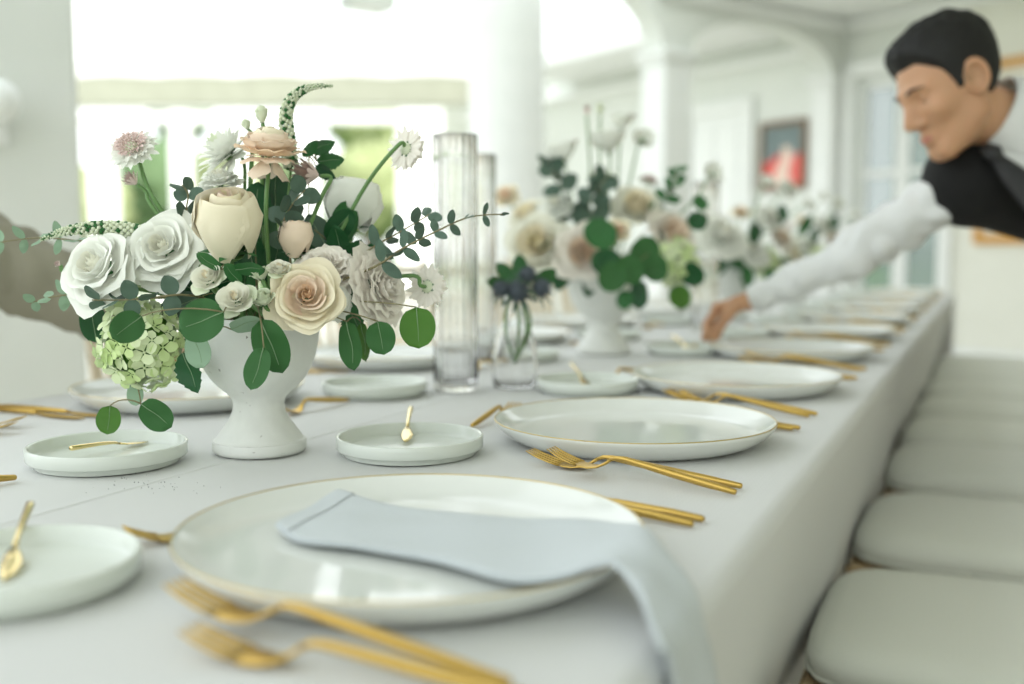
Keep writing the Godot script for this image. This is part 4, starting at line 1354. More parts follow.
func bloom(kind: String, label: String, x: float, y: float, rpx: float, d: float, face: Vector3, foot: Vector3, cat := "flower", group := "", via := Vector3.INF, squash := 1.0) -> Node3D:
	var o := copy(proto[kind], kind)
	var up := cam_dir(face)
	var side := up.cross(look.z)
	side = (up.cross(look.x) if side.length() < 0.1 else side).normalized()
	var s := rpx * d / F
	var b := Basis(side, up, side.cross(up)) * Basis(Vector3.UP, rng.randf() * TAU)
	var p: Vector3 = at(x, y, d) - up * float(MIDDLE[kind]) * s
	o.transform = Transform3D(b.scaled_local(Vector3(s, s * squash, s)), p)
	tag(o, label, cat, group)
	# its stem down into the vase
	var inv := o.transform.affine_inverse()
	var start_p := p - up * 0.06 * s
	var lip := over_lip(foot, start_p)
	var c := spline([start_p, start_p - up * minf(0.02, start_p.distance_to(lip) * 0.3), lip, foot], 6) if via == Vector3.INF else spline([start_p, start_p - up * 0.012, via, lip, foot], 6)
	var pts := []
	for q in c:
		pts.append(inv * q)
	part(tube(pts, 0.0022 / s, 0.0024 / s, 8), "stem", M.stem, o)
	return o

# leaf placed by its middle, its length in pixels and the way its tip points in the picture
func put_leaf(parent: Node3D, x: float, y: float, d: float, lpx: float, deg: float, mesh: Mesh, m: Material, roll := 0.0, pitch := 0.0) -> Vector3:
	var a := deg_to_rad(deg)
	var tip := (look * Vector3(cos(a), sin(a), 0)).normalized()
	var nrm := look.z
	var b := Basis(tip.cross(nrm), tip, nrm)
	b = b * Basis(Vector3.UP, deg_to_rad(roll)) * Basis(Vector3.RIGHT, deg_to_rad(pitch))
	var s := lpx * d / F
	var p := at(x, y, d) - b.y * s * 0.5
	var lf := part(mesh, "leaf", m, parent, parent.transform.affine_inverse() * Transform3D(b.scaled_local(Vector3.ONE * s), p))
	if lpx >= 26.0 and d < 1.3:
		part(rib_mesh(mesh), "midrib", M.midrib, lf)
	return p

# the raised vein down the middle of a leaf, following its curl
func rib_mesh(leaf: Mesh) -> ArrayMesh:
	if not ribs.has(leaf):
		var v: PackedVector3Array = leaf.surface_get_arrays(0)[Mesh.ARRAY_VERTEX]
		var mid := {}
		for q in v:
			if absf(q.x) < 1e-5:
				mid[snappedf(q.y, 0.0001)] = q
		var keys := mid.keys()
		keys.sort()
		var pts := []
		for k in keys.slice(0, int(keys.size() * 0.86)):
			pts.append(mid[k] + Vector3(0, 0, 0.004))
		ribs[leaf] = tube(pts, 0.014, 0.005, 5)
	return ribs[leaf]

var ribs := {}

func branch(called: String, label: String, foot: Vector3, leaves: Array, mesh: Mesh, group := "", twig: Material = null) -> Node3D:
	# leaves: [x, y, depth, length px, tip angle, material, roll, pitch]
	var o := thing(called, label, "foliage", foot, 0.0, group)
	var pts := [Vector3.ZERO, over_lip(foot, at(leaves[0][0], leaves[0][1], leaves[0][2])) - foot]
	for l in leaves:
		var p := put_leaf(o, l[0], l[1], l[2], l[3], l[4], mesh, l[5], l[6] if l.size() > 6 else 0.0, l[7] if l.size() > 7 else 0.0)
		pts.append(p - foot)
	for i in range(1, pts.size()):
		var a: Vector3 = pts[i - 1]
		var b: Vector3 = pts[i]
		part(tube(curve(a, a.lerp(b, 0.4) + Vector3(0, 0.008, 0), a.lerp(b, 0.8) + Vector3(0, 0.006, 0), b, 6), 0.0009, 0.0007, 6), "twig", M.twig if twig == null else twig, o)
	return o

# a sprig with paired round leaves along a curve given in pixels
func sprig(label: String, path: Array, d: float, lpx: float, pairs: int, m: Material, foot: Vector3, group := "", taper := 0.6, wide := 0.62) -> Node3D:
	var o := thing("eucalyptus_sprig", label, "foliage", foot, 0.0, group)
	var pts := [foot, over_lip(foot, at(path[0][0], path[0][1], d))]
	for p in path:
		pts.append(at(p[0], p[1], d + (p[2] if p.size() > 2 else 0.0)))
	var c := spline(pts, 10)
	var loc := []
	for p in c:
		loc.append(p - foot)
	part(tube(loc, 0.0016, 0.0007, 6), "twig", M.twig, o)
	var lf := leaf_mesh(1.0, wide, 0.12, 0.1, 0.9, 0.6)
	var from := 20
	for i in pairs:
		var k := from + float(c.size() - 1 - from) * (i + 0.5) / pairs
		var a := int(k)
		var p: Vector3 = loc[a].lerp(loc[mini(a + 1, loc.size() - 1)], k - a)
		var t: Vector3 = (loc[mini(a + 1, loc.size() - 1)] - loc[maxi(a - 1, 0)]).normalized()
		var s := lpx * d / F * lerpf(1.0, taper, float(i) / pairs)
		for q in [-1, 1]:
			var sd: Vector3 = t.cross(look.z).normalized().rotated(t, i * 1.35 + rng.randf() * 0.4) * q
			var tip: Vector3 = (sd * 0.92 + t * 0.35).normalized()
			var nr := tip.cross(t).normalized().rotated(tip, rng.randf_range(-0.5, 0.5))
			part(lf, "leaf", m, o, Transform3D(Basis(tip.cross(nr), tip, nr).scaled_local(Vector3.ONE * s), p))
	return o

# a tapering spike of tiny buds
func veronica(label: String, path: Array, d: float, rpx: float, foot: Vector3) -> void:
	var o := thing("veronica_spike", label, "flower", foot)
	var pts := []
	for p in path:
		pts.append(at(p[0], p[1], d) - foot)
	var c := spline(pts, 14)
	part(tube(spline([Vector3.ZERO, over_lip(foot, pts[0] + foot) - foot, pts[0].lerp(Vector3.ZERO, 0.3), pts[0]], 6), 0.0018, 0.0014, 6), "stem", M.stem, o)
	part(tube(c, 0.0016, 0.0008, 6), "spike_axis", M.stem, o)
	var st := start()
	var dark := start()
	var bud := lathe(ball(1.0, 0.6, 5), 6)
	var n := c.size()
	for i in 260:
		var k := i / 260.0
		var a := mini(int(k * (n - 1)), n - 2)
		var p: Vector3 = c[a].lerp(c[a + 1], k * (n - 1) - a)
		var t: Vector3 = (c[a + 1] - c[a]).normalized()
		var r := rpx * d / F * (1.0 - 0.85 * k * k) * 0.72
		var side := t.cross(Vector3(0.3, 0.2, 1).normalized()).normalized().rotated(t, i * 2.399963)
		var up := (side + t * 0.5).normalized()
		var s := r * 0.38
		(st if rng.randf() < 0.72 else dark).append_from(bud, 0, Transform3D(Basis(up.cross(t).normalized(), up, up.cross(t).normalized().cross(up)).scaled_local(Vector3.ONE * s), p + side * r * 0.75))
	var w := part(st.commit(), "white_buds", M.petal_greenish, o)
	w.set_meta("kind", "stuff")
	var g := part(dark.commit(), "green_buds", M.leaf_mid, o)
	g.set_meta("kind", "stuff")

func urn(where: Vector3, label: String) -> void:
	var o := thing("flower_urn", label, "urn", where)
	part(lathe([Vector2(0, 0.001), Vector2(0.046, 0.0), Vector2(0.0495, 0.002), Vector2(0.0508, 0.005), Vector2(0.0508, 0.0125), Vector2(0.0502, 0.0138), Vector2(0.0480, 0.0142), Vector2(0.0470, 0.0150), Vector2(0.0455, 0.0180), Vector2(0.0395, 0.0265), Vector2(0.0325, 0.036), Vector2(0.0285, 0.045), Vector2(0.0275, 0.053), Vector2(0.0290, 0.060), Vector2(0.0345, 0.066),
		Vector2(0.0430, 0.073), Vector2(0.0510, 0.082), Vector2(0.0575, 0.093), Vector2(0.0625, 0.107), Vector2(0.0655, 0.122), Vector2(0.0672, 0.137), Vector2(0.0680, 0.146), Vector2(0.0672, 0.149), Vector2(0.0645, 0.149), Vector2(0.0635, 0.146),
		Vector2(0.0615, 0.125), Vector2(0.0560, 0.1), Vector2(0.0440, 0.082), Vector2(0.0200, 0.072), Vector2(0, 0.071)], 64), "bowl", M.urn, o)

func arrangement_one() -> void:
	var base := tabled(on(260, 452, TOP), 0.0012)
	urn(base, "distressed white footed urn full of flowers next to the hydrangea")
	var ft := base + Vector3(0, 0.10, 0)
	var jit := func() -> Vector3:
		return ft + Vector3(rng.randf_range(-0.03, 0.03), 0, rng.randf_range(-0.03, 0.03))
	bloom("white_lisianthus", "ruffled white bloom at the urn's outer edge beside the grey sprig", 97, 267, 39, 1.07, Vector3(-0.35, 0.35, 0.85), jit.call())
	bloom("white_lisianthus", "ruffled white bloom next to the cream rose", 163, 248, 37, 1.08, Vector3(-0.05, 0.3, 0.95), jit.call())
	bloom("cream_rose", "large upright cream yellow rose half open", 229, 232, 36, 1.05, Vector3(0.02, 0.88, 0.46), jit.call(), "flower", "", Vector3.INF, 1.2)
	bloom("peach_ranunculus", "peach ranunculus with flaring petals on a tall green stem", 269, 150, 31, 1.09, Vector3(0.08, 0.93, 0.25), jit.call(), "flower", "", at(266, 215, 1.09))
	bloom("peach_rose", "open peach rose with a deep apricot heart over the urn's lip", 306, 296, 38, 1.04, Vector3(0.18, 0.25, 0.95), jit.call())
	bloom("peach_bud", "plain peach rose bud between the cream rose and the open peach rose", 296, 243, 19, 1.10, Vector3(0.05, 0.97, 0.2), jit.call(), "flower", "", Vector3.INF, 1.2)
	bloom("blush_carnation", "blush carnation behind the open peach rose", 328, 266, 30, 1.09, Vector3(0.2, 0.55, 0.7), jit.call())
	bloom("blush_carnation", "tall blush carnation turned outwards beside the lone green leaf", 386, 285, 40, 1.10, Vector3(0.86, 0.22, 0.42), jit.call(), "flower", "", at(352, 300, 1.11), 0.8)
	bloom("white_carnation", "white ruffled carnation tucked beside the open peach rose", 338, 302, 17, 1.07, Vector3(0.6, 0.1, 0.7), jit.call())
	bloom("pink_scabiosa", "pink and white scabiosa standing away on its thin stem", 131, 146, 29, 1.10, Vector3(-0.12, 0.55, 0.7), jit.call(), "flower", "", at(158, 205, 1.11))
	bloom("white_scabiosa", "white scabiosa seen from behind on a long bowed stem", 408, 150, 25, 1.15, Vector3(0.55, -0.15, -0.75), jit.call(), "flower", "", at(360, 195, 1.15))
	bloom("white_scabiosa", "pale scabiosa seen from behind, low beside the green leaf", 429, 287, 25, 1.13, Vector3(0.45, -0.05, -0.8), jit.call(), "flower", "", at(404, 276, 1.12))
	bloom("white_chrysanthemum", "white chrysanthemum with overlapping rays behind the ranunculus", 223, 148, 35, 1.17, Vector3(-0.55, 0.6, 0.35), jit.call())
	bloom("white_carnation", "small white carnation above the cream rose", 219, 178, 21, 1.14, Vector3(-0.1, 0.8, 0.35), jit.call())
	bloom("white_rose", "large white cup-shaped bloom at the back of the near bouquet", 352, 206, 33, 1.20, Vector3(0.15, 0.9, 0.1), jit.call())
	bloom("spray_rose", "small cream spray rose below the cream rose, under the ruffled blooms", 207, 277, 17, 1.03, Vector3(-0.15, 0.5, 0.75), jit.call())
	bloom("spray_rose", "small cream spray rose directly on the urn's lip", 235, 298, 18, 1.02, Vector3(0.0, 0.45, 0.85), jit.call())
	bloom("green_bud", "small greenish rose bud beneath the cream rose", 260, 274, 11, 1.04, Vector3(-0.3, 0.85, 0.3), jit.call())
	bloom("spray_rose", "tight greenish spray rose above the open peach rose's edge", 279, 268, 12, 1.04, Vector3(0.1, 0.7, 0.6), jit.call())
	bloom("green_bud", "round greenish rose bud beside the open peach rose", 263, 299, 13, 1.03, Vector3(-0.1, 0.7, 0.6), jit.call())
	bloom("green_hydrangea", "lime green hydrangea head hanging beside the urn", 143, 344, 45, 1.09, Vector3(-0.5, -0.1, 0.85), jit.call())
	bloom("dried_astrantia", "brown pink dried astrantia under the pink scabiosa", 132, 180, 15, 1.11, Vector3(-0.65, 0.6, 0.2), jit.call(), "flower", "", at(156, 212, 1.11))
	bloom("dried_astrantia", "mauve dried astrantia beside the peach ranunculus", 308, 173, 27, 1.12, Vector3(-0.75, 0.15, 0.3), jit.call(), "flower", "", at(318, 205, 1.12))
	bloom("green_bud", "pale green pointed bud standing above the ranunculus", 262, 119, 8, 1.13, Vector3(-0.1, 1.0, 0.0), jit.call(), "bud", "", at(262, 190, 1.14), 1.7)
	bloom("green_bud", "smaller pale bud above the white chrysanthemum", 247, 127, 6, 1.17, Vector3(-0.4, 0.9, 0.0), jit.call(), "bud", "", at(250, 190, 1.16), 1.5)
	bloom("dried_astrantia", "tiny pink tip beside the outermost ruffled bloom", 58, 264, 6, 1.08, Vector3(-0.6, 0.5, 0.4), jit.call())
	veronica("veronica spike bowed over at the top of the bouquet", [[291, 168], [288, 140], [286, 115], [294, 96], [312, 87], [333, 86]], 1.14, 9.0, jit.call())
	veronica("white veronica spike lying level above the ruffled blooms", [[150, 236], [120, 229], [90, 228], [62, 232], [40, 240]], 1.09, 9.5, jit.call())
	# silver dollar eucalyptus with big round leaves
	var rl := leaf_mesh(1.0, 0.88, 0.10, 0.10, 0.92, 0.45)
	var ol := leaf_mesh(1.0, 0.64, 0.14, 0.12, 0.9, 0.5)
	branch("eucalyptus_branch", "silver dollar eucalyptus with the largest leaf over the urn's side", jit.call(), [[202, 321, 1.00, 50, -160, M.leaf_sage, 8, -10], [127, 327, 0.99, 36, -145, M.leaf_sage, -20, 10]], rl)
	branch("eucalyptus_branch", "pale eucalyptus leaf tucked below the largest leaf", jit.call(), [[199, 351, 1.04, 36, -70, M.leaf_pale, 20, 0], [246, 323, 1.02, 34, 30, M.leaf_pale, 60, 10]], rl)
	branch("eucalyptus_branch", "eucalyptus leaves hanging down the front of the urn", jit.call(), [[272, 346, 1.02, 58, -70, M.leaf_sage, 5, -12], [258, 369, 1.00, 44, -105, M.leaf_sage, 15, 0]], ol)
	branch("eucalyptus_branch", "long eucalyptus leaf hanging below the blush carnation", jit.call(), [[352, 346, 1.06, 50, -78, M.leaf_sage, 35, 0], [365, 342, 1.10, 40, -70, M.leaf_green, 50, 10]], ol)
	branch("eucalyptus_branch", "round eucalyptus leaves below the outward blush carnation", jit.call(), [[381, 338, 1.04, 34, -80, M.leaf_sage, 0, -8]], rl)
	branch("eucalyptus_branch", "lone bright green round leaf at the bouquet's side", jit.call(), [[418, 328, 1.05, 42, -85, M.leaf_green, 5, 5]], rl)
	branch("eucalyptus_branch", "three leaves dangling under the hydrangea", jit.call(), [[136, 394, 1.09, 24, -85, M.leaf_pale, 20, 0], [157, 415, 1.08, 38, -40, M.leaf_sage, 15, -10], [109, 420, 1.08, 29, -95, M.leaf_green, 0, 0]], rl)
	branch("leaf_sprig", "dark green leaf edge beside the hydrangea", jit.call(), [[93, 322, 1.12, 42, 100, M.leaf_deep, 30, 0]], ol)
	var sl := leaf_mesh(1.0, 0.78, 0.25, 0.05, 0.8, 0.8, 7)
	branch("leaf_sprig", "dark toothed leaf pointing down between hydrangea and urn", jit.call(), [[191, 373, 1.07, 44, -68, M.leaf_deep, 20, 0]], sl)
	branch("leaf_sprig", "dark toothed foliage between the two blush carnations", jit.call(), [[352, 255, 1.12, 36, 60, M.leaf_deep, 30, 0], [360, 285, 1.11, 40, -70, M.leaf_deep, 20, 0], [352, 315, 1.11, 40, -60, M.leaf_mid, 10, 0], [338, 240, 1.14, 34, 100, M.leaf_deep, 0, 20]], sl)
	branch("leaf_sprig", "fresh green toothed leaf behind the mauve astrantia", jit.call(), [[322, 146, 1.16, 28, 20, M.leaf_mid, 50, 0], [331, 160, 1.16, 28, 5, M.leaf_mid, 40, 0], [310, 148, 1.15, 22, 50, M.leaf_mid, 55, 0], [326, 172, 1.16, 24, -30, M.leaf_deep, 40, 0]], sl)
	branch("leaf_sprig", "dark foliage filling the gap under the cream rose", jit.call(), [[190, 288, 1.10, 44, 160, M.leaf_deep, 20, 20], [225, 282, 1.11, 40, 20, M.leaf_deep, 30, 10], [245, 280, 1.11, 36, 80, M.leaf_mid, 0, 20], [180, 305, 1.09, 40, 200, M.leaf_grey, 0, 0], [215, 305, 1.10, 40, -10, M.leaf_deep, 0, 0]], ol)
	branch("leaf_sprig", "dark foliage in the middle of the bouquet", jit.call(), [[256, 205, 1.13, 46, 85, M.leaf_deep, 20, 0], [275, 190, 1.15, 46, 90, M.leaf_deep, 30, 0], [340, 225, 1.15, 40, 50, M.leaf_deep, 20, 0], [318, 232, 1.15, 40, 120, M.leaf_grey, 10, 0]], ol)
	branch("leaf_sprig", "green sepals cupping the cream rose", jit.call(), [[250, 268, 1.03, 34, 20, M.leaf_mid, 50, 20], [208, 262, 1.03, 28, 165, M.leaf_mid, 50, 20], [232, 274, 1.03, 26, 150, M.leaf_mid, 40, 30]], ol)
	for q in [["under the spray roses", [[172, 282, 1.12, 40, 150, M.leaf_deep, 10, 0], [200, 298, 1.12, 44, 190, M.leaf_deep, 20, 0], [228, 268, 1.13, 44, 120, M.leaf_deep, 20, 0], [214, 290, 1.12, 36, 60, M.leaf_mid, 30, 0]]], ["around the ranunculus stem", [[250, 250, 1.14, 44, 100, M.leaf_deep, 10, 0], [275, 262, 1.13, 46, 80, M.leaf_deep, 20, 0], [262, 232, 1.15, 44, 70, M.leaf_mid, 20, 0], [310, 240, 1.16, 46, 70, M.leaf_deep, 20, 0]]],
			["behind the blush carnations", [[350, 270, 1.16, 46, 30, M.leaf_deep, 10, 0], [362, 300, 1.14, 40, -30, M.leaf_mid, 20, 0], [372, 258, 1.16, 40, 60, M.leaf_deep, 20, 0], [344, 222, 1.17, 44, 80, M.leaf_mid, 20, 0]]]]:
		branch("leaf_sprig", "dark green leaves " + q[0], jit.call(), q[1], ol)
	# small grey eucalyptus
	sprig("grey eucalyptus sprig reaching out across the glass cylinders", [[372, 268, 0.0], [400, 250, -0.01], [435, 232, -0.01], [470, 217, 0.0], [508, 214, 0.01]], 1.08, 25, 9, M.leaf_grey, jit.call(), "", 0.4, 0.5)
	sprig("short grey eucalyptus sprig above the outward blush carnation", [[366, 252, 0.0], [400, 232, 0.0], [432, 213, 0.01]], 1.11, 22, 5, M.leaf_grey, jit.call(), "", 0.9, 0.55)
	sprig("pale eucalyptus sprig before the taupe sleeve, upper one", [[120, 250, 0.0], [70, 240, 0.0], [35, 238, 0.0], [-5, 243, 0.0]], 1.12, 20, 6, M.leaf_pale, jit.call(), "", 0.8, 0.5)
	sprig("pale eucalyptus sprig before the taupe sleeve, lower one", [[110, 298, 0.0], [80, 294, 0.0], [52, 297, 0.0], [30, 303, 0.0]], 1.10, 21, 5, M.leaf_pale, jit.call(), "", 0.6)
	sprig("grey eucalyptus with round leaves beside the ranunculus stem", [[290, 250, 0.0], [283, 225, 0.0], [292, 205, 0.0], [305, 190, 0.0]], 1.10, 22, 6, M.leaf_grey, jit.call(), "", 0.9, 0.85)
	sprig("grey eucalyptus with round leaves beside the cream rose", [[190, 250, 0.02], [186, 215, 0.0], [188, 195, 0.0], [182, 185, 0.0]], 1.11, 20, 4, M.leaf_grey, jit.call(), "", 0.8, 0.85)
	sprig("grey eucalyptus above the hydrangea, under the ruffled blooms", [[185, 295, 0.0], [150, 298, -0.01], [120, 300, -0.01], [92, 300, -0.01]], 1.06, 22, 5, M.leaf_grey, jit.call(), "", 0.9, 0.8)

func arrangement_two() -> void:
	var base := tabled(on(603, 354, TOP), 0.0012)
	urn(base, "white footed urn of flowers beyond the thistle bottle")
	get_node(NodePath(used_name("flower_urn"))).scale = Vector3.ONE * 1.15
	var ft := base + Vector3(0, 0.13, 0)
	var D := 2.16
	var g := "flowers of the second urn"
	var jit := func() -> Vector3:
		return ft + Vector3(rng.randf_range(-0.03, 0.03), 0, rng.randf_range(-0.03, 0.03))
	bloom("pale_peony", "cream yellow peony low at the second urn's garden side", 537, 243, 33, D - 0.05, Vector3(-0.3, 0.25, 0.9), jit.call())
	bloom("pale_peony", "cream peony half hidden above the low cream peony", 527, 214, 22, D + 0.05, Vector3(-0.4, 0.6, 0.5), jit.call())
	bloom("ivory_rose", "ivory rose high in the second urn's middle", 637, 206, 27, D - 0.02, Vector3(0.1, 0.5, 0.8), jit.call())
	bloom("blush_rose", "blush rose over the second urn's lip", 583, 252, 29, D - 0.08, Vector3(0.0, 0.2, 0.95), jit.call())
	bloom("blush_rose", "blush rose at the second urn's waiter side", 672, 235, 27, D - 0.04, Vector3(0.5, 0.3, 0.8), jit.call())
	bloom("peach_rose", "small peach spray rose in the second urn", 618, 230, 13, D - 0.12, Vector3(0.1, 0.3, 0.9), jit.call())
	bloom("green_hydrangea", "lime green hydrangea in the second urn", 675, 262, 24, D - 0.06, Vector3(0.3, 0.1, 0.9), jit.call())
	bloom("brown_poppy", "white cup bloom with brown outer petals above the second urn", 563, 153, 21, D, Vector3(-0.2, 0.95, 0.1), jit.call())
	bloom("white_poppy", "large white cup bloom at the top of the second urn", 608, 142, 24, D, Vector3(-0.1, 0.9, 0.2), jit.call())
	bloom("brown_poppy", "small cup bloom with brown petal at the very top", 622, 122, 15, D + 0.04, Vector3(0.1, 0.95, 0.1), jit.call())
	bloom("white_poppy", "small white cup bloom facing out beside the tallest ones", 643, 140, 14, D, Vector3(0.2, 0.3, 0.9), jit.call())
	bloom("white_poppy", "white bloom alone on a long arching stem", 712, 174, 14, D, Vector3(0.3, 0.4, 0.8), jit.call(), "flower", "", at(690, 205, D))
	bloom("pink_scabiosa", "dusky pink scabiosa beside the ivory rose", 649, 180, 14, D + 0.05, Vector3(0.2, 0.8, 0.3), jit.call())
	bloom("peach_rose", "peach bloom half lost behind the glass cylinder", 506, 195, 14, D + 0.1, Vector3(-0.3, 0.5, 0.7), jit.call())
	bloom("white_carnation", "white carnation above the peony in the second urn", 555, 203, 16, D, Vector3(-0.2, 0.6, 0.7), jit.call())
	bloom("spray_rose", "white spray rose above the grey leaves", 602, 178, 14, D + 0.05, Vector3(0.0, 0.8, 0.5), jit.call())
	bloom("white_lisianthus", "white ruffled bloom behind the second urn's waiter side", 722, 235, 26, D + 0.45, Vector3(0.2, 0.5, 0.6), jit.call() + Vector3(0, 0, -0.2))
	bloom("dried_astrantia", "thin brown bud standing over the second urn", 587, 113, 6, D, Vector3(0, 1, 0), jit.call(), "bud", "", at(590, 170, D), 1.8)
	bloom("green_bud", "pale green bud next to the thin brown bud", 600, 112, 5, D, Vector3(0, 1, 0), jit.call(), "bud", "", at(600, 170, D), 1.8)
	var rl := leaf_mesh(1.0, 0.88, 0.10, 0.10, 0.92, 0.45)
	var ol := leaf_mesh(1.0, 0.6, 0.14, 0.12, 0.9, 0.62)
	branch("eucalyptus_branch", "round green leaves spilling over the second urn's lip", jit.call(), [[600, 234, D - 0.16, 36, 160, M.leaf_mid, 10, 0], [606, 262, D - 0.16, 32, 170, M.leaf_deep, 0, 0], [613, 277, D - 0.17, 34, -120, M.leaf_sage, 10, 0], [630, 270, D - 0.17, 32, -60, M.leaf_sage, 0, 0]], rl)
	branch("eucalyptus_branch", "round leaves at the second urn's middle", jit.call(), [[645, 252, D - 0.15, 34, 60, M.leaf_sage, 0, 0], [655, 268, D - 0.15, 30, -70, M.leaf_sage, 10, 0], [640, 295, D - 0.13, 30, -85, M.leaf_deep, 50, 0], [625, 300, D - 0.14, 20, -95, M.leaf_mid, 20, 0]], rl)
	branch("eucalyptus_branch", "bright round leaf hanging beside the second urn", jit.call(), [[692, 274, D - 0.1, 28, -40, M.leaf_deep, 30, 0], [680, 297, D - 0.1, 26, -70, M.leaf_green, 0, 0]], rl)
	branch("eucalyptus_branch", "two dark leaves on a thin stalk beside the lone white bloom", jit.call(), [[697, 221, D - 0.05, 22, 170, M.leaf_deep, 0, 0], [700, 203, D - 0.05, 18, 140, M.leaf_mid, 20, 0]], rl)
	branch("leaf_sprig", "dark leaves beneath the blush rose of the second urn", jit.call(), [[563, 275, D - 0.05, 36, -110, M.leaf_deep, 20, 0], [545, 268, D, 30, -150, M.leaf_deep, 20, 0], [590, 285, D - 0.04, 26, -100, M.leaf_deep, 20, 0]], ol)
	sprig("grey eucalyptus at the second urn's garden side", [[575, 225, 0.0], [565, 195, 0.0], [555, 175, 0.0], [550, 160, 0.0]], D, 22, 6, M.leaf_grey, jit.call(), "", 0.8, 0.8)
	sprig("grey eucalyptus in the second urn's middle", [[595, 225, 0.0], [590, 205, 0.0], [598, 190, 0.0], [606, 178, 0.0]], D - 0.04, 22, 6, M.leaf_grey, jit.call(), "", 0.8, 0.8)
	sprig("dark eucalyptus tip beside the dusky scabiosa", [[655, 220, 0.0], [665, 200, 0.0], [673, 184, 0.0], [680, 168, 0.0]], D - 0.02, 17, 7, M.leaf_mid, jit.call(), "", 0.7, 0.6)
	# thistles in the bottle
	var bt := tabled(on(515, 388, TOP), 0.0012)
	var mouth := bt + Vector3(0, 0.05, 0)
	var names := ["largest grey blue thistle head in the glass bottle", "grey thistle head leaning towards the glass cylinder", "grey thistle head leaning towards the second urn", "upper grey thistle head under the green leaves"]
	var k := 0
	for q in [[518, 291, 24, -0.1, 0.3], [501, 289, 19, -0.6, 0.5], [542, 288, 20, 0.6, 0.4], [528, 274, 18, 0.1, 0.9]]:
		bloom("grey_thistle", names[k], q[0], q[1], q[2], 1.62, Vector3(q[3], q[4], 0.7), mouth + Vector3(0, -0.01, 0), "flower", "", bt + Vector3(0, 0.16, 0) + look.x * (q[0] - 518.0) * 0.0003)
		k += 1
	branch("leaf_sprig", "green leaves behind the thistles in the bottle", bt + Vector3(0, 0.06, 0), [[505, 273, 1.66, 26, 130, M.leaf_mid, 20, 0], [520, 268, 1.68, 28, 95, M.leaf_mid, 0, 0], [545, 278, 1.66, 28, 40, M.leaf_sage, 10, 0], [497, 283, 1.66, 22, 170, M.leaf_sage, 0, 0]], ol)

func used_name(n: String) -> String:
	return n if used[n] == 0 else "%s_%03d" % [n, used[n]]

func arrangement_far() -> void:
	var ol := leaf_mesh(1.0, 0.6, 0.14, 0.12, 0.9, 0.62)
	for q in [[Vector3(-0.73, TOP + 0.0012, -3.18), 3.2, 745.0, "third urn, half behind the waiter's arm", "third"], [Vector3(-0.73, TOP + 0.0012, -4.30), 4.2, 806.0, "fourth urn at the far end of the table", "fourth"]]:
		var base: Vector3 = q[0]
		var d: float = q[1]
		urn(base, "white footed urn, " + q[3])
		get_node(NodePath(used_name("flower_urn"))).scale = Vector3.ONE * 1.15
		var ft := base + Vector3(0, 0.13, 0)
		var k := 3.2 / d
		var X: float = q[2]
		var g := "flowers of the " + str(q[4]) + " urn"
		var jit := func() -> Vector3:
			return ft + Vector3(rng.randf_range(-0.03, 0.03), 0, rng.randf_range(-0.03, 0.03))
		var list := [["white_lisianthus", 5, 250, 18, "white ruffled"], ["ivory_rose", -25, 243, 15, "ivory"], ["blush_rose", 35, 238, 15, "blush"], ["white_carnation", 25, 216, 14, "white"], ["peach_rose", -4, 212, 9, "orange peach"], ["pale_peony", 48, 255, 14, "cream"], ["white_poppy", 62, 205, 10, "tall white cup"], ["white_poppy", 22, 182, 9, "small white cup"], ["pink_scabiosa", -22, 220, 9, "dusky pink"],
			["white_chrysanthemum", 44, 188, 11, "rayed white"], ["green_hydrangea", 20, 262, 15, "lime"]]
		for b in list:
			var y: float = 247.0 + (b[2] - 247.0) * k
			bloom(b[0], b[4] + " bloom in the " + str(q[4]) + " urn", X + b[1] * k, y, b[3] * k, d - 0.06 + rng.randf_range(-0.08, 0.08), Vector3(b[1] * 0.015, 0.5, 0.7), jit.call(), "flower", g)
		var lv := []
		for b in [[-28, 268, 26, -140, 0], [2, 278, 26, -90, 1], [-10, 262, 24, 150, 0], [28, 280, 26, -60, 1], [52, 272, 26, -30, 0], [10, 232, 26, 80, 0], [60, 225, 24, 60, 1], [-32, 240, 22, 160, 1], [36, 215, 22, 80, 0]]:
			lv.append([X + b[0] * k, 247.0 + (b[1] - 247.0) * k, d - 0.12, b[2] * k, b[3], M.leaf_deep if b[4] == 0 else M.leaf_mid, rng.randf_range(-30, 30), 0])
		for i in 3:
			branch("leaf_sprig", ["drooping green leaves at the foot of the %s bouquet", "green leaves in the middle of the %s bouquet", "upper green leaves of the %s bouquet"][i] % q[4], jit.call(), lv.slice(i * 3, i * 3 + 3), ol, "leaves of the " + str(q[4]) + " urn")


# ------------------------------------------------------------------ people
func smin(a: float, b: float, k: float) -> float:
	var h := maxf(k - absf(a - b), 0.0) / k
	return minf(a, b) - h * h * k * 0.25

func ell(p: Vector3, c: Vector3, r: Vector3) -> float:
	var q := (p - c) / r
	var l := q.length()
	return (l - 1.0) * minf(r.x, minf(r.y, r.z)) if l < 1e-5 else l * (l - 1.0) / (q / r).length()

func cap(p: Vector3, a: Vector3, b: Vector3, ra: float, rb: float) -> float:
	var ab := b - a
	var t := clampf((p - a).dot(ab) / ab.length_squared(), 0.0, 1.0)
	return (p - a - ab * t).length() - lerpf(ra, rb, t)

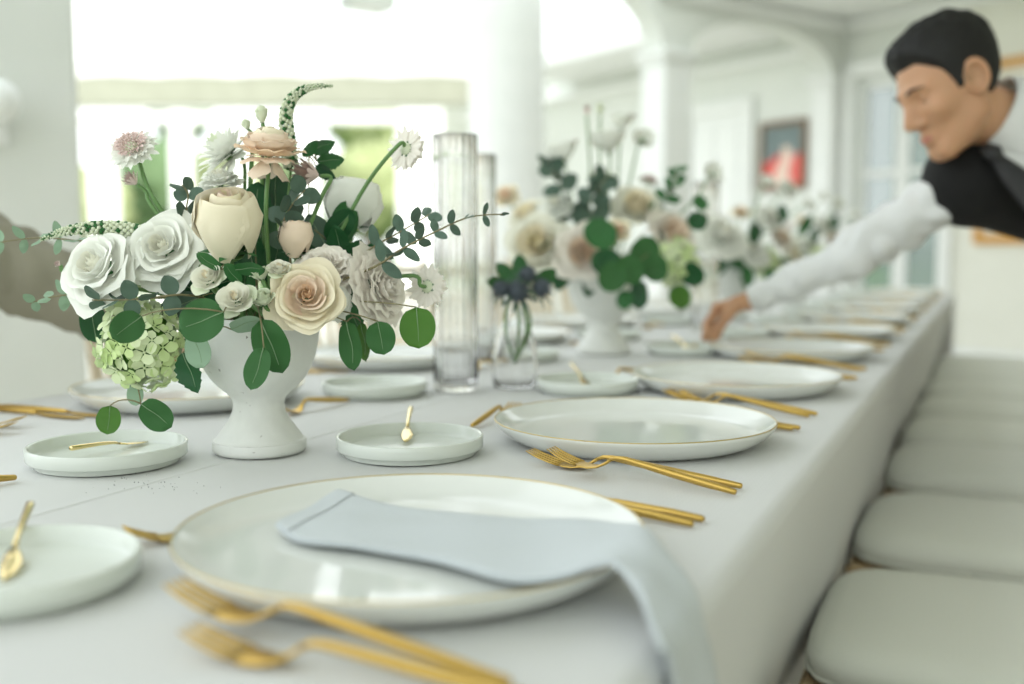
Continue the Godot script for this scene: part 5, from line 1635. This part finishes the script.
# a head looking along +z, chin at -0.115, crown at 0.12
func head_field(p: Vector3) -> float:
	var q := Vector3(absf(p.x), p.y, p.z)
	var d := ell(p, Vector3(0, 0.032, -0.012), Vector3(0.076, 0.088, 0.096))
	d = smin(d, ell(p, Vector3(0, -0.030, 0.026), Vector3(0.058, 0.085, 0.066)), 0.04)
	d = smin(d, cap(q, Vector3(0.046, -0.062, 0.005), Vector3(0.012, -0.098, 0.068), 0.020, 0.017), 0.03)
	d = smin(d, cap(p, Vector3(-0.012, -0.100, 0.074), Vector3(0.012, -0.100, 0.074), 0.014, 0.014), 0.02)
	d = smin(d, cap(q, Vector3(0.012, 0.024, 0.089), Vector3(0.042, 0.022, 0.070), 0.008, 0.009), 0.016)
	d = smin(d, ell(q, Vector3(0.040, -0.022, 0.064), Vector3(0.022, 0.020, 0.022)), 0.02)
	d = maxf(d, -(ell(q, Vector3(0.032, 0.004, 0.100), Vector3(0.017, 0.011, 0.016)))) if false else -smin(-d, ell(q, Vector3(0.032, 0.003, 0.098), Vector3(0.018, 0.012, 0.016)), 0.012)
	d = smin(d, cap(p, Vector3(0, 0.014, 0.090), Vector3(0, -0.030, 0.113), 0.007, 0.010), 0.010)
	d = smin(d, cap(q, Vector3(0.0, -0.034, 0.104), Vector3(0.013, -0.036, 0.096), 0.008, 0.007), 0.008)
	d = smin(d, cap(q, Vector3(0.0, -0.062, 0.097), Vector3(0.020, -0.066, 0.086), 0.0065, 0.004), 0.006)
	d = smin(d, cap(q, Vector3(0.0, -0.075, 0.095), Vector3(0.017, -0.074, 0.086), 0.0075, 0.004), 0.006)
	d = -smin(-d, cap(q, Vector3(0, -0.0685, 0.106), Vector3(0.02, -0.0695, 0.096), 0.0025, 0.0025), 0.004)
	return d

const HEAD_C := Vector3(0, -0.005, 0.008)

func head_radius(dir: Vector3) -> float:
	var r := 0.17
	for i in 26:
		var d := head_field(HEAD_C + dir * r)
		if d < 0.0004:
			break
		r -= d * 0.85
		if r < 0.02:
			break
	return r

func head_mesh() -> ArrayMesh:
	var f := func(u: float, v: float) -> Vector3:
		var a := u * TAU + PI
		var b := (v - 0.5) * PI
		var dir := Vector3(cos(b) * sin(a), sin(b), cos(b) * cos(a))
		return HEAD_C + dir * head_radius(dir)
	return grid(112, 84, f, true)

func hair_mesh(thick: float) -> ArrayMesh:
	var n := FastNoiseLite.new()
	n.seed = 21
	n.frequency = 26.0
	var f := func(u: float, v: float) -> Vector3:
		var a := u * TAU + PI
		var b := (v - 0.5) * PI
		var dir := Vector3(cos(b) * sin(a), sin(b), cos(b) * cos(a))
		var r := head_radius(dir)
		var p := HEAD_C + dir * r
		# the hairline: high at the brow, down before the ear, low at the nape
		var line := 0.070
		if p.z < 0.066:
			line = lerpf(0.070, 0.040, clampf((0.066 - p.z) / 0.02, 0.0, 1.0))
		if p.z < 0.044:
			line = lerpf(0.040, -0.012, clampf((0.044 - p.z) / 0.012, 0.0, 1.0))
		if p.z < 0.012:
			line = lerpf(-0.012, 0.022, clampf((0.012 - p.z) / 0.006, 0.0, 1.0))
		if p.z < -0.016:
			line = lerpf(0.022, -0.052, clampf((-0.016 - p.z) / 0.014, 0.0, 1.0))
		var k := smoothstep(-0.006, 0.010, p.y - line)
		var full := thick * (0.18 + 0.82 * smoothstep(0.01, 0.09, p.y)) * (1.0 + 0.5 * smoothstep(0.02, 0.08, p.z) * smoothstep(0.06, 0.1, p.y))
		return HEAD_C + dir * (lerpf(r * 0.8, r, smoothstep(-0.03, -0.006, p.y - line)) - 0.004 + k * (full + 0.004 + 0.008 * n.get_noise_3dv(p * Vector3(1.0, 0.6, 0.5)) * smoothstep(0.02, 0.08, p.y) + 0.0015 * sin(a * 60.0 + p.y * 200.0)))
	return grid(128, 90, f, true)

func ear_mesh(s: float) -> ArrayMesh:
	var f := func(u: float, v: float) -> Vector3:
		var a := u * TAU
		var rim := Vector3(0.0, 0.031 * cos(a) + 0.002 * cos(a * 2.0), -0.019 * sin(a) * (1.0 + 0.25 * cos(a)))
		var t := v * TAU
		var out := rim.normalized()
		var tube_r := 0.0065 + 0.002 * cos(a)
		var q := rim * 0.62 + out * (0.009 + tube_r * cos(t)) * Vector3(1, 1, 0.9) + Vector3(s * (0.006 + tube_r * sin(t)), 0, 0)
		return q
	var st := start()
	st.append_from(grid(28, 10, f, true), 0, Transform3D.IDENTITY)
	var bowl := func(u: float, v: float) -> Vector3:
		var a := u * TAU
		return Vector3(s * (0.002 + 0.004 * v), 0.026 * cos(a) * v, -0.017 * sin(a) * v)
	st.append_from(grid(20, 4, bowl, true), 0, Transform3D.IDENTITY)
	return st.commit()

func make_head(body: SurfaceTool, o: Node3D, xf: Transform3D, base: Vector3, hair_thick: float) -> void:
	body.append_from(head_mesh(), 0, xf)
	for s in [-1.0, 1.0]:
		body.append_from(ear_mesh(s), 0, xf * Transform3D(Basis(Vector3.UP, -s * 0.35) * Basis(Vector3.RIGHT, -0.18), Vector3(s * 0.071, -0.006, -0.004)))
	var lo := Transform3D(Basis(), -base) * xf
	part(hair_mesh(hair_thick), "hair", M.hair, o, lo)
	for s in [-1.0, 1.0]:
		var e := part(lathe(ball(0.0115, 0.0, 10), 16), "eye", M.eye_white, o, lo * Transform3D(Basis(Vector3.RIGHT, 2.0), Vector3(s * 0.031, -0.001, 0.0715)))
		part(lathe([Vector2(0.0, 0.0118), Vector2(0.0054, 0.0106), Vector2(0.0056, 0.0100), Vector2(0, 0.0095)], 14), "iris", M.iris, e)
		part(sweep([Vector3(s * 0.014, 0.024, 0.0985), Vector3(s * 0.028, 0.029, 0.0955), Vector3(s * 0.046, 0.024, 0.0795)], [0.003, 0.004, 0.002], [0.0022, 0.0025, 0.0015], 6), "eyebrow", M.hair, o, lo)
		part(lathe(ball(0.0128, 0.0, 10), 16), "eyelid", M.skin, o, lo * Transform3D(Basis(), Vector3(s * 0.031, 0.0062, 0.0728)))
	part(sweep([Vector3(-0.021, -0.068, 0.0865), Vector3(-0.010, -0.0665, 0.0985), Vector3(0, -0.068, 0.1015), Vector3(0.010, -0.0665, 0.0985), Vector3(0.021, -0.068, 0.0865)], [0.001, 0.002, 0.002, 0.002, 0.001], [0.002, 0.0055, 0.0065, 0.0055, 0.002], 8), "lips", M.lips, o, lo)

func mean(a: Vector3, b: Vector3, t := 0.5) -> Vector3:
	return a.lerp(b, t)

func nets_mesh(bones: Array, cell: float, k: float, wrinkle := 0.0) -> ArrayMesh:
	return nets(bones, cell, k, wrinkle)

func grown(bones: Array, by: float) -> Array:
	return bones.map(func(b): return [b[0], b[1], b[2] + by, b[3] + by])

# five fingers from knuckles along given joints; returns bones
func hand_bones(wrist: Vector3, knuckle: Vector3, across: Vector3, curl: Vector3, thumb_side: float) -> Array:
	var fwd := (knuckle - wrist).normalized()
	var out := []
	for i in 4:
		var w := (i - 1.5) * 0.0195
		var k := knuckle + across * w - fwd * absf(i - 1.3) * 0.003
		out.append([wrist + across * w * 0.55, k, 0.017, 0.0115])
		var l: float = [0.040, 0.045, 0.042, 0.033][i]
		var d1 := (fwd * 0.55 + curl * 0.85).normalized()
		var d2 := (fwd * 0.05 + curl).normalized()
		var d3 := (curl * 0.9 - fwd * 0.42).normalized()
		var a := k + d1 * l
		var b := a + d2 * l * 0.62
		var c := b + d3 * l * 0.5
		out.append([k, a, 0.0102, 0.0090])
		out.append([a, b, 0.0090, 0.0082])
		out.append([b, c, 0.0082, 0.0068])
	var t0 := wrist + fwd * 0.022 + across * thumb_side * 0.026
	var t1 := t0 + (fwd * 0.55 + across * thumb_side * 0.45 + curl * 0.6).normalized() * 0.042
	var t2 := t1 + (fwd * 0.55 + curl * 0.8 - across * thumb_side * 0.1).normalized() * 0.032
	var t3 := t2 + (fwd * 0.25 + curl * 0.9 - across * thumb_side * 0.35).normalized() * 0.024
	out.append([wrist, t0, 0.020, 0.0155])
	out.append([t0, t1, 0.0145, 0.0112])
	out.append([t1, t2, 0.0108, 0.0095])
	out.append([t2, t3, 0.0095, 0.0075])
	return out

func feet(a: Vector3, toe: Vector3) -> Array:
	return [[a + Vector3(0, 0.045, 0) - toe * 0.05, a + Vector3(0, 0.035, 0) + toe * 0.15, 0.04, 0.034]]

func waiter() -> void:
	var nb := at(1020, 130, 1.99)
	var sr := at(962, 186, 1.95)
	var sl := at(1078, 118, 2.10)
	var el := at(852, 256, 2.10)
	var wr := at(750, 301, 2.24)
	var hip := at(1275, 300, 2.12)
	var el2 := at(1150, 240, 1.98)
	var wr2 := at(1120, 345, 1.90)
	var chest := mean(nb, hip, 0.30)
	var belly := mean(nb, hip, 0.66)
	var side := (sr - sl).normalized()
	var hl := hip - side * 0.0 + look.z * -0.09
	var hr := hip + look.z * 0.09
	var base := Vector3(hip.x + 0.02, 0, hip.z)
	var fr := Vector3(hr.x + 0.03, 0, hr.z)
	var fl := Vector3(hl.x + 0.06, 0, hl.z)
	var o := thing("person", "waiter in white shirt, black vest and tie leaning in, arm outstretched", "person", base)
	var off := Transform3D(Basis(), -base)
	# skin: head, neck, the core of the figure and both hands
	var hc := at(950, 87, 1.88)
	var fz := cam_dir(Vector3(-0.86, -0.46, 0.16))
	var fy := cam_dir(Vector3(-0.44, 0.88, 0.02))
	fy = (fy - fz * fy.dot(fz)).normalized()
	var hxf := Transform3D(Basis(fy.cross(fz), fy, fz).scaled_local(Vector3.ONE * 0.95), hc)
	var core := [[hc - fy * 0.06 - fz * 0.02, nb, 0.056, 0.062], [nb, chest, 0.048, 0.07], [chest, belly, 0.07, 0.07], [belly, hip, 0.07, 0.08], [sl, sr, 0.032, 0.032], [sr, el, 0.038, 0.030], [el, wr, 0.030, 0.022], [sl, el2, 0.038, 0.03], [el2, wr2, 0.03, 0.022],
		[hr, Vector3(fr.x - 0.02, 0.47, fr.z), 0.08, 0.05], [Vector3(fr.x - 0.02, 0.47, fr.z), fr + Vector3(0, 0.08, 0), 0.05, 0.035], [hl, Vector3(fl.x - 0.02, 0.47, fl.z), 0.08, 0.05], [Vector3(fl.x - 0.02, 0.47, fl.z), fl + Vector3(0, 0.08, 0), 0.05, 0.035]]
	var body := start()
	body.append_from(nets(core, 0.013, 0.03), 0, Transform3D.IDENTITY)
	var fwd := cam_dir(Vector3(-0.9, -0.20, -0.3))
	var curl := cam_dir(Vector3(-0.05, -1.0, -0.05))
	var across := fwd.cross(curl).normalized()
	body.append_from(nets(hand_bones(wr, wr + fwd * 0.072, across, curl, -1.0 if across.dot(look.z) < 0.0 else 1.0), 0.0032, 0.008), 0, Transform3D.IDENTITY)
	var fwd2 := cam_dir(Vector3(-0.2, -0.9, 0.2))
	body.append_from(nets(hand_bones(wr2, wr2 + fwd2 * 0.075, look.x, cam_dir(Vector3(-0.3, -0.5, -0.8)), -1.0), 0.0045, 0.009), 0, Transform3D.IDENTITY)
	make_head(body, o, hxf, base, 0.020)
	part(body.commit(), "body", M.skin, o, off)
	# shirt with sleeves, collar
	var shirt := [[sr, el, 0.058, 0.047], [el, mean(el, wr, 0.86), 0.047, 0.030], [sl, el2, 0.060, 0.050], [el2, mean(el2, wr2, 0.88), 0.048, 0.032], [sl, sr, 0.045, 0.045], [nb, chest, 0.06, 0.085], [chest, belly, 0.085, 0.085], [belly, hip, 0.085, 0.095],
		[at(1006, 158, 1.905), at(1075, 212, 1.875), 0.045, 0.03]]
	part(nets_mesh(shirt, 0.0085, 0.022, 0.009), "shirt", M.shirt, o, off)
	var cuff := (wr - el).normalized()
	part(tube([mean(el, wr, 0.84), mean(el, wr, 0.86), mean(el, wr, 0.94), mean(el, wr, 0.955)], 0.0325, 0.0310, 20), "cuff", M.shirt, o, off)
	var cy := cam_dir(Vector3(-0.90, 0.40, 0.12))
	var cxf := Transform3D(Basis(cy.cross(look.z).normalized(), cy, cy.cross(look.z).normalized().cross(cy)), at(998, 120, 1.925))
	part(lathe([Vector2(0.092, -0.040), Vector2(0.086, 0.0), Vector2(0.078, 0.020), Vector2(0.076, 0.022), Vector2(0.074, 0.020), Vector2(0.081, 0.0), Vector2(0.086, -0.040)], 32), "collar", M.shirt, o, off * cxf)
	# vest and tie
	var vest := [[mean(sr, sl, 0.03), mean(sr, sl, 0.95), 0.074, 0.068], [mean(sr, sl, 0.10), mean(chest, sr, 0.45), 0.088, 0.110], [mean(sl, sr, 0.22), mean(chest, sl, 0.45), 0.075, 0.10], [chest, belly, 0.13, 0.118], [belly, mean(belly, hip, 0.8), 0.118, 0.122], [mean(chest, sr, 0.5), belly, 0.085, 0.1]]
	part(nets_mesh(vest, 0.010, 0.03), "vest", M.vest, o, off)
	part(sweep([at(986, 147, 1.872), at(992, 152, 1.855), at(999, 160, 1.852)], [0.012, 0.019, 0.012], [0.008, 0.012, 0.008], 8, look.z), "tie_knot", M.tie, o, off)
	part(sweep([at(997, 158, 1.850), at(1012, 174, 1.842), at(1036, 198, 1.832), at(1070, 230, 1.828)], [0.012, 0.022, 0.030, 0.036], [0.004, 0.004, 0.004, 0.004], 8, look.z), "tie", M.tie, o, off)
	# trousers, shoes
	part(nets_mesh([[belly, hip, 0.10, 0.125], [hr, Vector3(fr.x - 0.02, 0.47, fr.z), 0.105, 0.075], [Vector3(fr.x - 0.02, 0.47, fr.z), fr + Vector3(0, 0.09, 0), 0.075, 0.06], [hl, Vector3(fl.x - 0.02, 0.47, fl.z), 0.105, 0.075], [Vector3(fl.x - 0.02, 0.47, fl.z), fl + Vector3(0, 0.09, 0), 0.075, 0.06]], 0.016, 0.03), "trousers", M.trouser, o, off)
	for f in [fr, fl]:
		part(nets_mesh(feet(f, Vector3(-0.95, 0, 0.1)), 0.012, 0.02), "shoe", M.vest, o, off)

func helper_person() -> void:
	var sh := at(-48, 246, 1.64)
	var el := at(88, 300, 1.66)
	var wr := at(140, 330, 1.80)
	var nb := at(-120, 188, 1.62)
	var s2 := at(-190, 215, 1.50)
	var el2 := at(-150, 330, 1.42)
	var wr2 := at(-70, 380, 1.42)
	var hip := at(-330, 345, 1.72)
	var chest := mean(nb, hip, 0.32)
	var belly := mean(nb, hip, 0.66)
	var base := Vector3(hip.x, 0, hip.z)
	var o := thing("person", "person in a taupe long-sleeved top reaching in behind the flowers", "person", base)
	var off := Transform3D(Basis(), -base)
	var hr := hip + Vector3(0, 0, -0.09)
	var hl := hip + Vector3(0, 0, 0.09)
	var fr := Vector3(hr.x - 0.03, 0, hr.z)
	var fl := Vector3(hl.x - 0.06, 0, hl.z)
	var hc := at(-135, 96, 1.60)
	var fz := Vector3(0.80, -0.55, -0.2).normalized()
	var fy := Vector3(0.5, 0.85, 0.0)
	fy = (fy - fz * fy.dot(fz)).normalized()
	var body := start()
	body.append_from(nets([[hc - fy * 0.06 - fz * 0.02, nb, 0.05, 0.055], [nb, chest, 0.06, 0.09], [chest, belly, 0.09, 0.08], [belly, hip, 0.08, 0.1], [sh, s2, 0.045, 0.045], [sh, el, 0.045, 0.036], [el, wr, 0.036, 0.024], [s2, el2, 0.045, 0.036], [el2, wr2, 0.036, 0.024],
		[hr, Vector3(fr.x, 0.46, fr.z), 0.08, 0.05], [Vector3(fr.x, 0.46, fr.z), fr + Vector3(0, 0.08, 0), 0.05, 0.035], [hl, Vector3(fl.x, 0.46, fl.z), 0.08, 0.05], [Vector3(fl.x, 0.46, fl.z), fl + Vector3(0, 0.08, 0), 0.05, 0.035]], 0.014, 0.03), 0, Transform3D.IDENTITY)
	var fwd := (wr - el).normalized()
	var curl := Vector3(0.1, -1, 0).normalized()
	body.append_from(nets(hand_bones(wr, wr + fwd * 0.07, fwd.cross(curl).normalized(), curl, 1.0), 0.0045, 0.009), 0, Transform3D.IDENTITY)
	var fwd2 := (wr2 - el2).normalized()
	body.append_from(nets(hand_bones(wr2, wr2 + fwd2 * 0.07, fwd2.cross(curl).normalized(), curl, -1.0), 0.0045, 0.009), 0, Transform3D.IDENTITY)
	make_head(body, o, Transform3D(Basis(fy.cross(fz), fy, fz), hc), base, 0.024)
	part(body.commit(), "body", M.skin, o, off)
	var top := [[sh, el, 0.084, 0.056], [el, mean(el, wr, 0.9), 0.055, 0.036], [s2, el2, 0.075, 0.056], [el2, mean(el2, wr2, 0.9), 0.055, 0.036], [sh, s2, 0.075, 0.075], [nb, chest, 0.07, 0.12], [chest, belly, 0.125, 0.115], [belly, hip, 0.115, 0.125]]
	part(nets_mesh(top, 0.0085, 0.035, 0.010), "taupe_top", M.taupe, o, off)
	part(nets_mesh([[belly, hip, 0.09, 0.118], [hr, Vector3(fr.x, 0.46, fr.z), 0.1, 0.072], [Vector3(fr.x, 0.46, fr.z), fr + Vector3(0, 0.09, 0), 0.072, 0.058], [hl, Vector3(fl.x, 0.46, fl.z), 0.1, 0.072], [Vector3(fl.x, 0.46, fl.z), fl + Vector3(0, 0.09, 0), 0.072, 0.058]], 0.016, 0.03), "trousers", M.trouser, o, off)
	for f in [fr, fl]:
		part(nets_mesh(feet(f, Vector3(0.95, 0, 0.1)), 0.012, 0.02), "shoe", M.trouser, o, off)
